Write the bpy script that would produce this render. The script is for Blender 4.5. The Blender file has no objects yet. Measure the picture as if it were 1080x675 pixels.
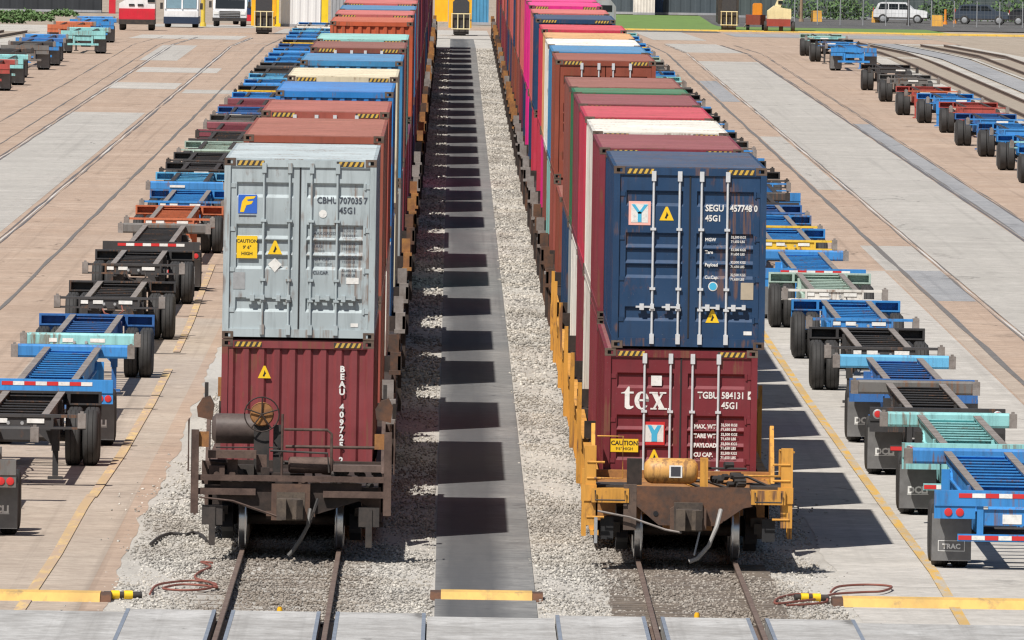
import bpy, bmesh, math, random
import numpy as np
from mathutils import Vector, Matrix

# ------------------------------------------------------------------ camera, sky, sun, exposure
S = bpy.context.scene
COL = S.collection
F, H = 14700.0, 11.0                       # focal length in photo pixels (1080 wide), camera height above the pavement
VPX, VPY, ROLL = 480.0, -150.0, math.radians(0.9)
cam_d = bpy.data.cameras.new('camera'); cam = bpy.data.objects.new('camera', cam_d); COL.objects.link(cam)
cam_d.sensor_fit = 'HORIZONTAL'; cam_d.sensor_width = 36.0; cam_d.lens = 36.0 * F / 1080.0
cam_d.clip_start = 1.0; cam_d.clip_end = 8000.0
_y = Vector(((VPX - 540) / F, (337.5 - VPY) / F, -1)).normalized()
_z = Vector((math.sin(ROLL), math.cos(ROLL), 0)); _z = (_z - _y * _z.dot(_y)).normalized()
_x = _y.cross(_z)
ROT = Matrix((_x, _y, _z))
cam.matrix_world = Matrix.Translation((0, 0, H)) @ ROT.to_4x4()
S.camera = cam

SUN_EL, SUN_AZ = math.radians(55.5), math.radians(32)      # light travels towards +Y (away) and +X (right)
world = bpy.data.worlds.new('World'); S.world = world; world.use_nodes = True
wn = world.node_tree.nodes; wl = world.node_tree.links
bg = wn['Background']; sky = wn.new('ShaderNodeTexSky'); sky.sky_type = 'NISHITA'; sky.sun_disc = False
sky.sun_elevation = SUN_EL; sky.sun_rotation = math.pi + SUN_AZ; sky.dust_density = 1.5; sky.air_density = 1.0
wl.new(sky.outputs[0], bg.inputs[0]); bg.inputs[1].default_value = 0.055
sd = bpy.data.lights.new('sun', 'SUN'); sd.energy = 5.0; sd.angle = math.radians(0.53); sd.color = (1.0, 0.955, 0.89)
so = bpy.data.objects.new('sun', sd); COL.objects.link(so)
ldir = Vector((math.sin(SUN_AZ) * math.cos(SUN_EL), math.cos(SUN_AZ) * math.cos(SUN_EL), -math.sin(SUN_EL)))
so.rotation_euler = ldir.to_track_quat('-Z', 'Y').to_euler(); so.location = (-60, 100, 120)
S.view_settings.view_transform = 'Standard'; S.view_settings.look = 'None'
S.view_settings.exposure = 0.2; S.view_settings.gamma = 1.0; S.view_settings.use_curve_mapping = False
S.cycles.use_denoising = True
S.cycles.max_bounces = 6; S.cycles.diffuse_bounces = 3; S.cycles.glossy_bounces = 3
S.cycles.filter_width = 1.3

R = random.Random(7)

def at(px, py, z=0.0):
    v = ROT @ Vector(((px - 540) / F, (337.5 - py) / F, -1)); t = (z - H) / v.z
    return Vector((v.x * t, v.y * t, z))
def atD(px, py, D):
    v = ROT @ Vector(((px - 540) / F, (337.5 - py) / F, -1)); t = D / v.y
    return Vector((v.x * t, D, H + v.z * t))
def gz(D):                                   # the yard falls gently away at its far end
    return -0.0072 * (min(max(D, 800), 1150) - 800)

# ------------------------------------------------------------------ material helpers
class NT:
    def __init__(s, name):
        s.m = bpy.data.materials.new(name); s.m.use_nodes = True
        s.t = s.m.node_tree; s.p = s.t.nodes['Principled BSDF']
    def n(s, typ, **kw):
        nd = s.t.nodes.new(typ)
        for k, v in kw.items():
            if k in nd.inputs: s.put(nd.inputs[k], v)
            else: setattr(nd, k, v)
        return nd
    def put(s, sock, v):
        if isinstance(v, bpy.types.NodeSocket): s.t.links.new(v, sock)
        else: sock.default_value = v
    def math(s, op, a, b=0.0, clamp=False):
        nd = s.t.nodes.new('ShaderNodeMath'); nd.operation = op; nd.use_clamp = clamp
        s.put(nd.inputs[0], a); s.put(nd.inputs[1], b); return nd.outputs[0]
    def mix(s, fac, a, b, typ='MIX'):
        nd = s.t.nodes.new('ShaderNodeMix'); nd.data_type = 'RGBA'; nd.blend_type = typ
        s.put(nd.inputs[0], fac)
        for i, v in ((6, a), (7, b)):
            s.put(nd.inputs[i], v if isinstance(v, bpy.types.NodeSocket) else (*v, 1.0) if len(v) == 3 else v)
        return nd.outputs[2]
    def ramp(s, fac, lo, hi, a=0.0, b=1.0):
        nd = s.t.nodes.new('ShaderNodeMapRange'); nd.clamp = True
        s.put(nd.inputs[0], fac)
        for i, v in enumerate((lo, hi, a, b)): nd.inputs[i + 1].default_value = v
        return nd.outputs[0]
    def noise(s, vec, scale, detail=4.0, rough=0.55, st=None):
        if st:
            mp = s.t.nodes.new('ShaderNodeMapping'); s.t.links.new(vec, mp.inputs[0]); mp.inputs[3].default_value = st; vec = mp.outputs[0]
        nd = s.t.nodes.new('ShaderNodeTexNoise'); s.t.links.new(vec, nd.inputs['Vector'])
        nd.inputs['Scale'].default_value = scale; nd.inputs['Detail'].default_value = detail; nd.inputs['Roughness'].default_value = rough
        return nd.outputs[0]
    def vec(s, shuffle=True):
        tc = s.t.nodes.new('ShaderNodeTexCoord').outputs['Object']
        if not shuffle: return tc
        oi = s.t.nodes.new('ShaderNodeObjectInfo').outputs['Random']
        sc = s.math('MULTIPLY', oi, 61.0)
        ad = s.t.nodes.new('ShaderNodeVectorMath'); ad.operation = 'ADD'
        s.t.links.new(tc, ad.inputs[0]); s.t.links.new(sc, ad.inputs[1]); return ad.outputs[0]
    def done(s, col, rough=0.6, metal=0.0, spec=0.4):
        s.put(s.p.inputs['Base Color'], col if isinstance(col, bpy.types.NodeSocket) else (*col, 1.0))
        s.put(s.p.inputs['Roughness'], rough); s.put(s.p.inputs['Metallic'], metal); s.p.inputs['Specular IOR Level'].default_value = spec
        return s.m
    def bump(s, h, strength=0.3, dist=0.02):
        b = s.t.nodes.new('ShaderNodeBump'); b.inputs['Strength'].default_value = strength; b.inputs['Distance'].default_value = dist
        s.t.links.new(h, b.inputs['Height']); s.t.links.new(b.outputs[0], s.p.inputs['Normal'])

MATS = {}
def paint(rgb, rust=0.35, fade=0.0, rough=0.5, dirt=0.5):
    key = ('paint', rgb, rust, fade, rough, dirt)
    if key in MATS: return MATS[key]
    k = NT('paint_%d' % len(MATS)); v = k.vec()
    base = tuple(c * (1 - fade) + (0.42, 0.38, 0.35)[i] * fade for i, c in enumerate(rgb))
    c = k.mix(k.ramp(k.noise(v, 1.1, 5), 0.35, 0.7, 0.0, 0.6), base, tuple(min(1, x * 1.3 + 0.006) for x in base))
    c = k.mix(k.ramp(k.noise(v, 0.45, 3, 0.5), 0.42, 0.62, 0, 0.35), c, tuple(x * 0.72 + 0.006 for x in base))
    streak = k.noise(v, 1.0, 6, 0.65, (9, 9, 0.7))
    c = k.mix(k.ramp(streak, 0.5, 0.76, 0.0, 0.62 * dirt), c, tuple(x * 0.36 + 0.012 for x in base))
    run = k.math('MULTIPLY', k.noise(v, 1.0, 5, 0.6, (17, 17, 0.9)), k.ramp(k.noise(v, 0.9, 3), 0.42, 0.6, 0.3, 1.0))
    c = k.mix(k.ramp(run, 0.47, 0.6, 0.0, min(1, rust * 1.5)), c, (0.17, 0.085, 0.045))
    c = k.mix(k.ramp(k.noise(v, 4.0, 8, 0.7, (1, 1, 0.45)), 0.66 - 0.14 * rust, 0.74, 0.0, min(1, rust * 1.8)), c, (0.13, 0.06, 0.032))
    c = k.mix(k.ramp(k.noise(v, 26.0, 4, 0.7), 0.68, 0.72, 0.0, 0.55), c, tuple(min(1, x * .5 + .22) for x in base))
    r = k.ramp(k.noise(v, 2.5, 4), 0.3, 0.7, rough - 0.1, rough + 0.18)
    k.bump(k.noise(v, 1.6, 3, 0.5), 0.22, 0.05)
    MATS[key] = k.done(c, r); return MATS[key]
def plain(rgb, rough=0.6, metal=0.0, var=0.25, scale=8.0, spec=0.4):
    key = ('plain', rgb, rough, metal, var, scale)
    if key in MATS: return MATS[key]
    k = NT('mat_%d' % len(MATS)); v = k.vec()
    c = k.mix(k.noise(v, scale, 5, 0.65), tuple(x * (1 - var) for x in rgb), tuple(min(1, x * (1 + var)) for x in rgb))
    MATS[key] = k.done(c, rough, metal, spec); return MATS[key]
def rusty(a, b, rough=0.75):
    key = ('rusty', a, b)
    if key in MATS: return MATS[key]
    k = NT('rusty_%d' % len(MATS)); v = k.vec()
    c = k.mix(k.ramp(k.noise(v, 2.6, 8, 0.7), 0.38, 0.62), a, b)
    c = k.mix(k.ramp(k.noise(v, 14, 5, 0.7), 0.5, 0.75, 0, 0.6), c, tuple(x * 0.4 for x in a))
    MATS[key] = k.done(c, rough); return MATS[key]
def flat(rgb, rough=0.5): return plain(rgb, rough, 0.0, 0.08, 30.0)

M_BARLIGHT = plain((0.58, 0.6, 0.62), 0.4, 0.1, 0.2, 12)
M_GALV = plain((0.42, 0.43, 0.44), 0.42, 0.45, 0.3, 12)
M_RUBBER = plain((0.034, 0.033, 0.033), 0.75, 0, 0.4, 6)
M_FLAP = plain((0.15, 0.148, 0.147), 0.6, 0, 0.45, 5)
M_DARK = plain((0.018, 0.018, 0.02), 0.7, 0, 0.3)
M_BLACKSTEEL = rusty((0.028, 0.026, 0.026), (0.055, 0.045, 0.04))
M_BROWNCAR = rusty((0.06, 0.037, 0.03), (0.115, 0.075, 0.06))
M_BROWNDARK = rusty((0.02, 0.015, 0.013), (0.05, 0.034, 0.028))
M_YELLOWCAR = paint((0.56, 0.27, 0.045), 0.7, 0.0, 0.6, 1.2)
M_RUSTPLATE = rusty((0.14, 0.065, 0.035), (0.055, 0.04, 0.034))
M_RUSTORANGE = rusty((0.36, 0.17, 0.05), (0.2, 0.09, 0.04))
M_WHITE = rusty((0.78, 0.78, 0.76), (0.66, 0.65, 0.62)); M_BLACK = flat((0.015, 0.015, 0.017)); M_YELLOW = flat((0.8, 0.52, 0.02))
M_RED = flat((0.55, 0.03, 0.03)); M_BLUEINK = flat((0.03, 0.12, 0.5)); M_CYAN = flat((0.06, 0.4, 0.62)); M_PINK = flat((0.8, 0.42, 0.36))
M_CAST = rusty((0.09, 0.06, 0.045), (0.15, 0.11, 0.085))
M_TREAD = plain((0.55, 0.56, 0.58), 0.28, 0.95, 0.2)
M_WORN = rusty((0.27, 0.245, 0.23), (0.17, 0.145, 0.13))
M_RAIL = rusty((0.12, 0.08, 0.065), (0.17, 0.125, 0.10), 0.65)
M_HOSE = plain((0.22, 0.075, 0.055), 0.7, 0, 0.4)
M_GLASS = plain((0.012, 0.016, 0.02), 0.25, 0, 0.2, 2, 0.25)

# ------------------------------------------------------------------ mesh helpers
class MB:
    def __init__(s): s.v = []; s.f = []; s.mi = []; s.cur = 0
    def m(s, i): s.cur = i; return s
    def add(s, vs, fs):
        o = len(s.v); s.v += [tuple(v) for v in vs]; s.f += [tuple(i + o for i in f) for f in fs]; s.mi += [s.cur] * len(fs); return s
    def box(s, x0, x1, y0, y1, z0, z1):
        if x0 > x1: x0, x1 = x1, x0
        return s.add([(x0, y0, z0), (x1, y0, z0), (x1, y1, z0), (x0, y1, z0), (x0, y0, z1), (x1, y0, z1), (x1, y1, z1), (x0, y1, z1)],
                     [(0, 3, 2, 1), (4, 5, 6, 7), (0, 1, 5, 4), (1, 2, 6, 5), (2, 3, 7, 6), (3, 0, 4, 7)])
    def cyl(s, p0, p1, r0, r1=None, n=12):
        r1 = r0 if r1 is None else r1
        p0, p1 = Vector(p0), Vector(p1); d = (p1 - p0).normalized()
        u = d.orthogonal().normalized(); w = d.cross(u); vs = []
        for p, r in ((p0, r0), (p1, r1)):
            for i in range(n):
                a = 2 * math.pi * i / n; vs.append(p + (u * math.cos(a) + w * math.sin(a)) * r)
        fs = [(i, (i + 1) % n, n + (i + 1) % n, n + i) for i in range(n)] + [tuple(range(n))[::-1], tuple(range(n, 2 * n))]
        return s.add(vs, fs)
    def tube(s, pts, r, n=7):
        pts = [Vector(p) for p in pts]; vs = []
        for i, p in enumerate(pts):
            d = (pts[min(i + 1, len(pts) - 1)] - pts[max(i - 1, 0)]).normalized()
            u = d.cross(Vector((0.013, 0.02, 1))); u = (d.cross(Vector((1, 0, 0))) if u.length < 0.05 else u).normalized(); w = d.cross(u)
            for j in range(n):
                a = 2 * math.pi * j / n; vs.append(p + (u * math.cos(a) + w * math.sin(a)) * r)
        fs = [(i * n + j, i * n + (j + 1) % n, (i + 1) * n + (j + 1) % n, (i + 1) * n + j) for i in range(len(pts) - 1) for j in range(n)]
        fs += [tuple(range(n))[::-1], tuple(range((len(pts) - 1) * n, len(pts) * n))]
        return s.add(vs, fs)
    def lathe(s, prof, c, axis='x', n=24):      # prof: (along, radius)
        vs = []
        for a, r in prof:
            for j in range(n):
                t = 2 * math.pi * j / n; p, q = r * math.cos(t), r * math.sin(t)
                vs.append({'x': (c[0] + a, c[1] + p, c[2] + q), 'y': (c[0] + p, c[1] + a, c[2] + q), 'z': (c[0] + p, c[1] + q, c[2] + a)}[axis])
        k = len(prof)
        fs = [(i * n + j, i * n + (j + 1) % n, (i + 1) * n + (j + 1) % n, (i + 1) * n + j) for i in range(k - 1) for j in range(n)]
        fs += [tuple(range(n))[::-1], tuple(range((k - 1) * n, k * n))]
        return s.add(vs, fs)
    def prism(s, pts, axis, a, b):               # polygon of 2D points swept along axis from a to b
        k = len(pts)
        def P(p, t): return {'x': (t, p[0], p[1]), 'y': (p[0], t, p[1]), 'z': (p[0], p[1], t)}[axis]
        vs = [P(p, a) for p in pts] + [P(p, b) for p in pts]
        return s.add(vs, [(i, (i + 1) % k, k + (i + 1) % k, k + i) for i in range(k)] + [tuple(range(k))[::-1], tuple(range(k, 2 * k))])
    def strip(s, pts, lo, hi, axis):             # open profile (u, depth) swept: a corrugated sheet
        vs = []
        for u, d in pts:
            for t in (lo, hi):
                vs.append({'sidez': (d, u, t), 'endz': (u, d, t), 'endx': (t, d, u), 'roof': (t, u, d)}[axis])
        return s.add(vs, [(2 * i, 2 * i + 2, 2 * i + 3, 2 * i + 1) for i in range(len(pts) - 1)])
    def mesh(s, name, mats=1, smooth=False, fix=True):
        me = bpy.data.meshes.new(name); me.from_pydata(s.v, [], s.f)
        for i in range(mats if isinstance(mats, int) else len(mats)):
            me.materials.append(M_DARK if isinstance(mats, int) else mats[i])
        if len(me.materials) > 1: me.polygons.foreach_set('material_index', s.mi)
        if fix:
            bm = bmesh.new(); bm.from_mesh(me); bmesh.ops.recalc_face_normals(bm, faces=bm.faces); bm.to_mesh(me); bm.free()
        if smooth:
            me.polygons.foreach_set('use_smooth', [True] * len(me.polygons))
            try: me.set_sharp_from_angle(angle=math.radians(40))
            except Exception: pass
        me.update(); return me
    def build(s, name, mat, parent=None, loc=(0, 0, 0), smooth=False):
        return ob(name, s.mesh(name, mat if isinstance(mat, (list, tuple)) else [mat], smooth), parent, loc)

def ob(name, me, parent=None, loc=(0, 0, 0), rz=0.0, mat=None):
    o = bpy.data.objects.new(name, me); COL.objects.link(o); o.location = loc
    if rz: o.rotation_euler = (0, 0, rz)
    if parent: o.parent = parent
    if mat is not None:
        o.material_slots[0].link = 'OBJECT'; o.material_slots[0].material = mat
    return o
def tag(o, label, cat, group=None):
    o['label'] = label; o['category'] = cat
    if group: o['group'] = group
    return o
def thing(name, label, cat, loc, rz=0.0, group=None):
    return tag(ob(name, None, None, loc, rz), label, cat, group)
def struct(o): o['kind'] = 'structure'; return o
MESH = {}
def shared(key, fn):
    if key not in MESH: MESH[key] = fn()
    return MESH[key]
_ones = 'first second third fourth fifth sixth seventh eighth ninth tenth eleventh twelfth thirteenth fourteenth fifteenth sixteenth seventeenth eighteenth nineteenth'.split()
def nth(i):                                   # 0 -> first
    i += 1
    if i < 20: return _ones[i - 1]
    t, u = divmod(i, 10); T = {2: 'twent', 3: 'thirt', 4: 'fort', 5: 'fift', 6: 'sixt'}[t]
    return T + 'ieth' if u == 0 else T + 'y-' + _ones[u - 1]
def text(s, size, mat, parent, x, z, y, bold=0.0, sx=1.0, align='LEFT', name='lettering', spacing=1.0):
    cu = bpy.data.curves.new('t', 'FONT'); cu.body = s; cu.size = size; cu.offset = bold; cu.align_x = align; cu.space_character = spacing
    cu.resolution_u = 2
    o = bpy.data.objects.new('t', cu); COL.objects.link(o)
    dg = bpy.context.evaluated_depsgraph_get(); me = bpy.data.meshes.new_from_object(o.evaluated_get(dg))
    bpy.data.objects.remove(o); bpy.data.curves.remove(cu)
    me.transform(Matrix(((sx, 0, 0, 0), (0, 0, 1, 0), (0, 1, 0, 0), (0, 0, 0, 1))))
    me.flip_normals(); me.materials.clear(); me.materials.append(mat)
    return ob(name, me, parent, (x, y, z))
def decal(name, mat, parent, x, z, w, h, y, t=0.003):
    return MB().box(-w / 2, w / 2, -t, 0, -h / 2, h / 2).build(name, mat, parent, (x, y, z))
def warn_triangle(parent, x, z, sz, y):
    o = MB().prism([(-sz / 2, 0), (sz / 2, 0), (sz * 0.07, sz * 0.95), (-sz * 0.07, sz * 0.95)], 'y', -0.003, 0).build('warning_triangle', M_YELLOW, parent, (x, y, z))
    MB().prism([(-0.14 * sz, 0.16 * sz), (0.0, 0.12 * sz), (0.06 * sz, 0.3 * sz), (0.13 * sz, 0.36 * sz), (0.0, 0.62 * sz), (-0.04 * sz, 0.38 * sz)], 'y', -0.005, -0.0035).build('pictogram', M_BLACK, o)
    return o

# ------------------------------------------------------------------ the ground
def concrete(name, a, b, stain, seams=0.0, streak=1.0, oil=False):
    k = NT(name); v = k.vec(False)
    big = k.noise(v, 0.16, 5, 0.6); mid = k.noise(v, 1.7, 6, 0.65); fine = k.noise(v, 24, 4, 0.7)
    c = k.mix(k.ramp(big, 0.36, 0.64), a, b)
    c = k.mix(k.ramp(k.noise(v, 1.0, 6, 0.6, (1.3, 0.035, 1)), 0.42, 0.7, 0, 0.5 * streak), c, stain)
    c = k.mix(k.ramp(mid, 0.48, 0.72, 0, 0.6), c, tuple(x * .82 for x in stain))
    c = k.mix(k.ramp(k.noise(v, 3.2, 8, 0.78), 0.44, 0.66, 0, 0.7), c, tuple(x * .7 for x in stain))
    c = k.mix(k.ramp(k.noise(v, 2.1, 8, 0.78), 0.54, 0.72, 0, 0.6), c, tuple(min(1, x * 1.3) for x in b))
    c = k.mix(k.ramp(k.noise(v, 1.0, 4, 0.6, (2.6, 0.012, 1)), 0.56, 0.72, 0, 0.45 * streak), c, tuple(x * .5 for x in stain))
    vo = k.t.nodes.new('ShaderNodeTexVoronoi'); vo.feature = 'DISTANCE_TO_EDGE'; vo.inputs['Scale'].default_value = 0.16
    wv = k.t.nodes.new('ShaderNodeVectorMath'); wv.operation = 'ADD'; k.t.links.new(v, wv.inputs[0])
    nv = k.t.nodes.new('ShaderNodeTexNoise'); nv.inputs['Scale'].default_value = .9; nv.inputs['Detail'].default_value = 5; k.t.links.new(v, nv.inputs['Vector'])
    k.t.links.new(nv.outputs['Color'], wv.inputs[1]); k.t.links.new(wv.outputs[0], vo.inputs['Vector'])
    c = k.mix(k.math('MULTIPLY', k.ramp(vo.outputs['Distance'], 0.003, 0.008, 0.8, 0), k.ramp(k.noise(v, .12, 3), .5, .56)), c, tuple(x * .3 for x in stain))
    c = k.mix(k.ramp(k.noise(v, 1.0, 9, 0.72, (.16, .42, 1)), 0.45, 0.68, 0, 0.5), c, tuple(x * 0.8 for x in stain))
    c = k.mix(k.ramp(k.noise(v, 1.0, 9, 0.75, (.22, .30, 1)), 0.55, 0.7, 0, 0.6), c, tuple(min(1, x * 1.22) for x in b))
    c = k.mix(k.ramp(k.noise(v, 1.0, 4, 0.8, (1.1, .9, 1)), 0.67, 0.7, 0, 0.7), c, tuple(x * 0.33 for x in stain))
    c = k.mix(k.ramp(k.noise(v, 0.5, 7, 0.75, (1, 0.4, 1)), 0.6, 0.68, 0, 0.55), c, tuple(x * 0.5 for x in stain))
    c = k.mix(k.ramp(fine, 0.3, 0.7, 0.0, 0.35), c, tuple(x * 0.62 for x in a))
    c = k.mix(k.ramp(k.noise(v, 70, 3, 0.7), 0.6, 0.75, 0.0, 0.5), c, tuple(x * 0.45 for x in stain))
    if seams:
        sp = k.t.nodes.new('ShaderNodeSeparateXYZ'); k.t.links.new(v, sp.inputs[0])
        w = k.math('ADD', sp.outputs[1], k.math('MULTIPLY', k.noise(v, 0.8, 3), 0.25))
        fr = k.math('ABSOLUTE', k.math('SUBTRACT', k.math('FRACT', k.math('DIVIDE', w, seams)), 0.5))
        c = k.mix(k.math('MULTIPLY', k.ramp(fr, 0.003, 0.006, 0.75, 0.0), k.ramp(k.noise(v, .3, 4), .4, .6)), c, tuple(x * 0.3 for x in stain))
    if oil:
        sp = k.t.nodes.new('ShaderNodeSeparateXYZ'); k.t.links.new(v, sp.inputs[0]); xx = k.math('ADD', sp.outputs[0], k.math('MULTIPLY', k.noise(v, 1.0, 5, 0.6, (1, .05, 1)), 0.5))
        f = k.math('MULTIPLY', k.ramp(xx, 0.1, 0.35, 0, 1), k.ramp(xx, 0.95, 1.3, 1, 0)); c = k.mix(k.math('MULTIPLY', f, k.ramp(k.noise(v, 1.0, 5, 0.6, (.6, .03, 1)), .3, .6, .5, .92)), c, (0.075, 0.076, 0.08))
    k.bump(fine, 0.25, 0.01)
    return k.done(c, 0.85, 0, 0.25)
TAN = concrete('tan_concrete', (0.445, 0.328, 0.248), (0.525, 0.41, 0.325), (0.35, 0.262, 0.205), 0)
TAN2 = concrete('tan_concrete_smooth', (0.45, 0.37, 0.30), (0.52, 0.445, 0.37), (0.35, 0.285, 0.235), 0)
LIGHT = concrete('light_concrete', (0.50, 0.475, 0.435), (0.56, 0.53, 0.49), (0.40, 0.375, 0.345), 13.7, 0.6)
GREYC = concrete('grey_concrete', (0.45, 0.43, 0.395), (0.51, 0.485, 0.45), (0.37, 0.35, 0.325), 0, 0.7)
BLUEC = concrete('blue_grey_concrete', (0.33, 0.335, 0.345), (0.39, 0.39, 0.395), (0.25, 0.255, 0.27), 0)
STRIP = concrete('worn_strip_concrete', (0.205, 0.205, 0.20), (0.275, 0.27, 0.26), (0.14, 0.14, 0.145), 0, 1.0, True)
CROSS = concrete('crossing_concrete', (0.45, 0.448, 0.44), (0.53, 0.525, 0.515), (0.27, 0.255, 0.24), 0, 0.9)
k_cross = CROSS.node_tree
TAR = plain((0.055, 0.052, 0.055), 0.8, 0, 0.5, 3)
TARG = plain((0.145, 0.135, 0.13), 0.85, 0, 0.5, 3)
TAR2 = plain((0.115, 0.11, 0.115), 0.85, 0, 0.6, 2)
TARL = plain((0.5, 0.48, 0.46), 0.85, 0, 0.3, 3)
def worn_yellow(name, bare, keep, base=(0.62, 0.44, 0.20)):
    k = NT(name); v = k.vec(False)
    c = k.mix(k.ramp(k.noise(v, 1.0, 6, 0.7, (3.5, 0.5, 3.5)), keep - 0.05, keep + 0.07), base, bare)
    c = k.mix(k.ramp(k.noise(v, 1.0, 5, 0.7, (1.2, 0.16, 1)), 0.42, 0.62, 0, 0.8), c, tuple(0.55 * x + 0.3 * y for x, y in zip(base, bare)))
    return k.done(c, 0.75, 0, 0.3)
YLINE_L = worn_yellow('worn_yellow_line', (0.42, 0.31, 0.24), 0.45)
YLINE_R = worn_yellow('very_worn_yellow_line', (0.40, 0.37, 0.32), 0.5, (0.58, 0.35, 0.075))
YBAR = worn_yellow('yellow_ramp_paint', (0.34, 0.24, 0.12), 0.6, (0.66, 0.42, 0.13))

def sheet(name, xs, y0, y1, z, mat, parent=None, step=40.0, wob=0.0, seed=0):
    r = random.Random(seed); n = max(1, int((y1 - y0) / step)); vs = []; fs = []
    for i in range(n + 1):
        y = y0 + (y1 - y0) * i / n
        for j, x in enumerate(xs):
            ww = r.uniform(-wob, wob) if (0 < i < n or wob < 0.05) else 0
            vs.append((x + ww, y, z + gz(y)))
    k = len(xs)
    for i in range(n):
        for j in range(k - 1): fs.append((i * k + j, i * k + j + 1, (i + 1) * k + j + 1, (i + 1) * k + j))
    me = bpy.data.meshes.new(name); me.from_pydata(vs, [], fs); me.materials.append(mat)
    return ob(name, me, parent)
ground = struct(sheet('ground', [-1500, -200, 200, 1500], -50, 5000, -0.05, concrete('dusty_ground', (0.40, 0.33, 0.26), (0.45, 0.39, 0.32), (0.3, 0.25, 0.2)), step=30))
XG0, XG1, XS0, XS1, XG2 = -5.0, -0.13, -0.13, 1.37, 6.0     # gravel / strip / gravel limits
XLT, XRT = -2.40, 3.76                                        # track centres
def ragged(xa, xe, seed):
    r = random.Random(seed); n = 700; vs = []; w = 0
    for i in range(n + 1):
        y = 150 + 780 * i / n; w = w * .8 + r.uniform(-.06, .06); vs += [(xa, y, gz(y)), (xe + w, y, gz(y) + .001)]
    me = bpy.data.meshes.new('pavement'); me.from_pydata(vs, [], [(2 * i, 2 * i + 1, 2 * i + 3, 2 * i + 2) for i in range(n)]); me.materials.append(TAN); me.materials.append(LIGHT)
    if xa > 0: me.polygons.foreach_set('material_index', [1 if 150 + 780 * i / n < 377 else 0 for i in range(n)])
    return struct(ob('pavement', me))
pave_l = ragged(-24.5, XG0, 1); pave_r = ragged(23.6, XG2, 2)
def slab(px, x0, x1, y0, y1, mat, z=0.004): return sheet('concrete_slab', [x0, x1], y0, y1, z, mat, px)
# paler and greyer slabs told apart in the photo
slab(pave_r, 11.8, 23.6, 150, 377, TAN, .002); slab(pave_l, -9, -5.3, 150, 330, TAN2, .002); slab(pave_r, 13.55, 16.85, 150, 890, GREYC)
slab(pave_r, 17.0, 17.75, 340, 590, BLUEC); slab(pave_r, 12.35, 13.35, 352, 378, BLUEC); slab(pave_r, 11.85, 13.35, 378, 402, GREYC)
slab(pave_r, 11.85, 12.2, 240, 378, TAN2); slab(pave_r, 12.4, 13.3, 470, 560, GREYC); slab(pave_r, 12.4, 13.3, 640, 700, BLUEC)
slab(pave_l, -16.0, -12.95, 395, 590, GREYC); slab(pave_l, -16.1, -12.9, 650, 668, LIGHT); slab(pave_l, -15.9, -11.8, 700, 716, LIGHT)
slab(pave_l, -16.6, -14.6, 740, 800, GREYC); slab(pave_l, -12.4, -8.9, 640, 650, GREYC); slab(pave_l, -13.5, -9, 780, 830, GREYC)
slab(pave_l, -20, -13.2, 860, 900, LIGHT)
def seam(px, x, w, mat=TAR, y0=150, y1=880, z=0.009, wob=0.03): return sheet('tar_seam', [x - w / 2, x + w / 2], y0, y1, z, mat, px, 7.0, wob, int(x * 100))
for x, w, mt in ((12.28, .13, TARG), (13.38, .035, TARG), (13.46, .035, TARL), (13.53, .03, TARG), (16.93, .10, TAR2), (17.05, .04, TARG), (17.78, .04, TAR2), (17.88, .03, TARG)): seam(pave_r, x, w, mt)
for x, w, mt in ((-12.75, .05, TAR2), (-12.66, .04, TARL), (-12.58, .05, TAR2), (-10.75, .10, TARG), (-16.2, .05, TAR2), (-16.1, .04, TARL), (-16.02, .04, TAR2), (-16.9, .05, TARG), (-18.3, .05, TARG)): seam(pave_l, x, w, mt)
# yellow lines
LZ = [0.014]
def line(px, pts, w, mat):
    vs = []; LZ[0] += .003
    for x, y in pts: vs += [(x - w / 2, y, LZ[0]), (x + w / 2, y, LZ[0])]
    me = bpy.data.meshes.new('painted_line'); me.from_pydata(vs, [], [(2 * i, 2 * i + 1, 2 * i + 3, 2 * i + 2) for i in range(len(pts) - 1)]); me.materials.append(mat)
    return ob('painted_line', me, px)
def gp(*p): return [tuple(at(*q)[:2]) for q in p]
line(pave_l, gp((18, 648), (60, 585), (88, 535), (97, 522)), 0.17, YLINE_L); line(pave_l, gp((97, 525), (128, 480), (160, 425), (178, 390)), 0.17, YLINE_L)
line(pave_l, gp((186, 372), (201, 340), (212, 310), (224, 280)), 0.16, YLINE_L)
line(pave_r, gp((1022, 668), (985, 605), (940, 545), (900, 490), (850, 420), (815, 368), (770, 300)), 0.16, YLINE_R)
# centre strip between the trains
strip = struct(sheet('path', [XS0, XS1], 199.9, 905, 0.02, STRIP, step=30))
# ballast bed
GRAVEL = None
k = NT('gravel'); v = k.vec(False)
c = k.mix(k.noise(v, 9, 4, 0.75), (0.33, 0.315, 0.29), (0.58, 0.55, 0.50))
c = k.mix(k.ramp(k.noise(v, 1.0, 5, 0.7, (.7, .12, 1)), 0.45, 0.7, 0, 0.5), c, (0.2, 0.18, 0.16))
k.bump(k.noise(v, 9, 4, 0.75), 0.7, 0.06); GRAVEL = k.done(c, 0.9, 0, 0.2)
bed_l = struct(sheet('gravel_bed', [XG0 - .5, XG1], 199.5, 905, -0.004, GRAVEL, step=30))
bed_r = struct(sheet('gravel_bed', [XS1, XG2 + .5], 199.5, 905, -0.004, GRAVEL, step=30))

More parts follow.
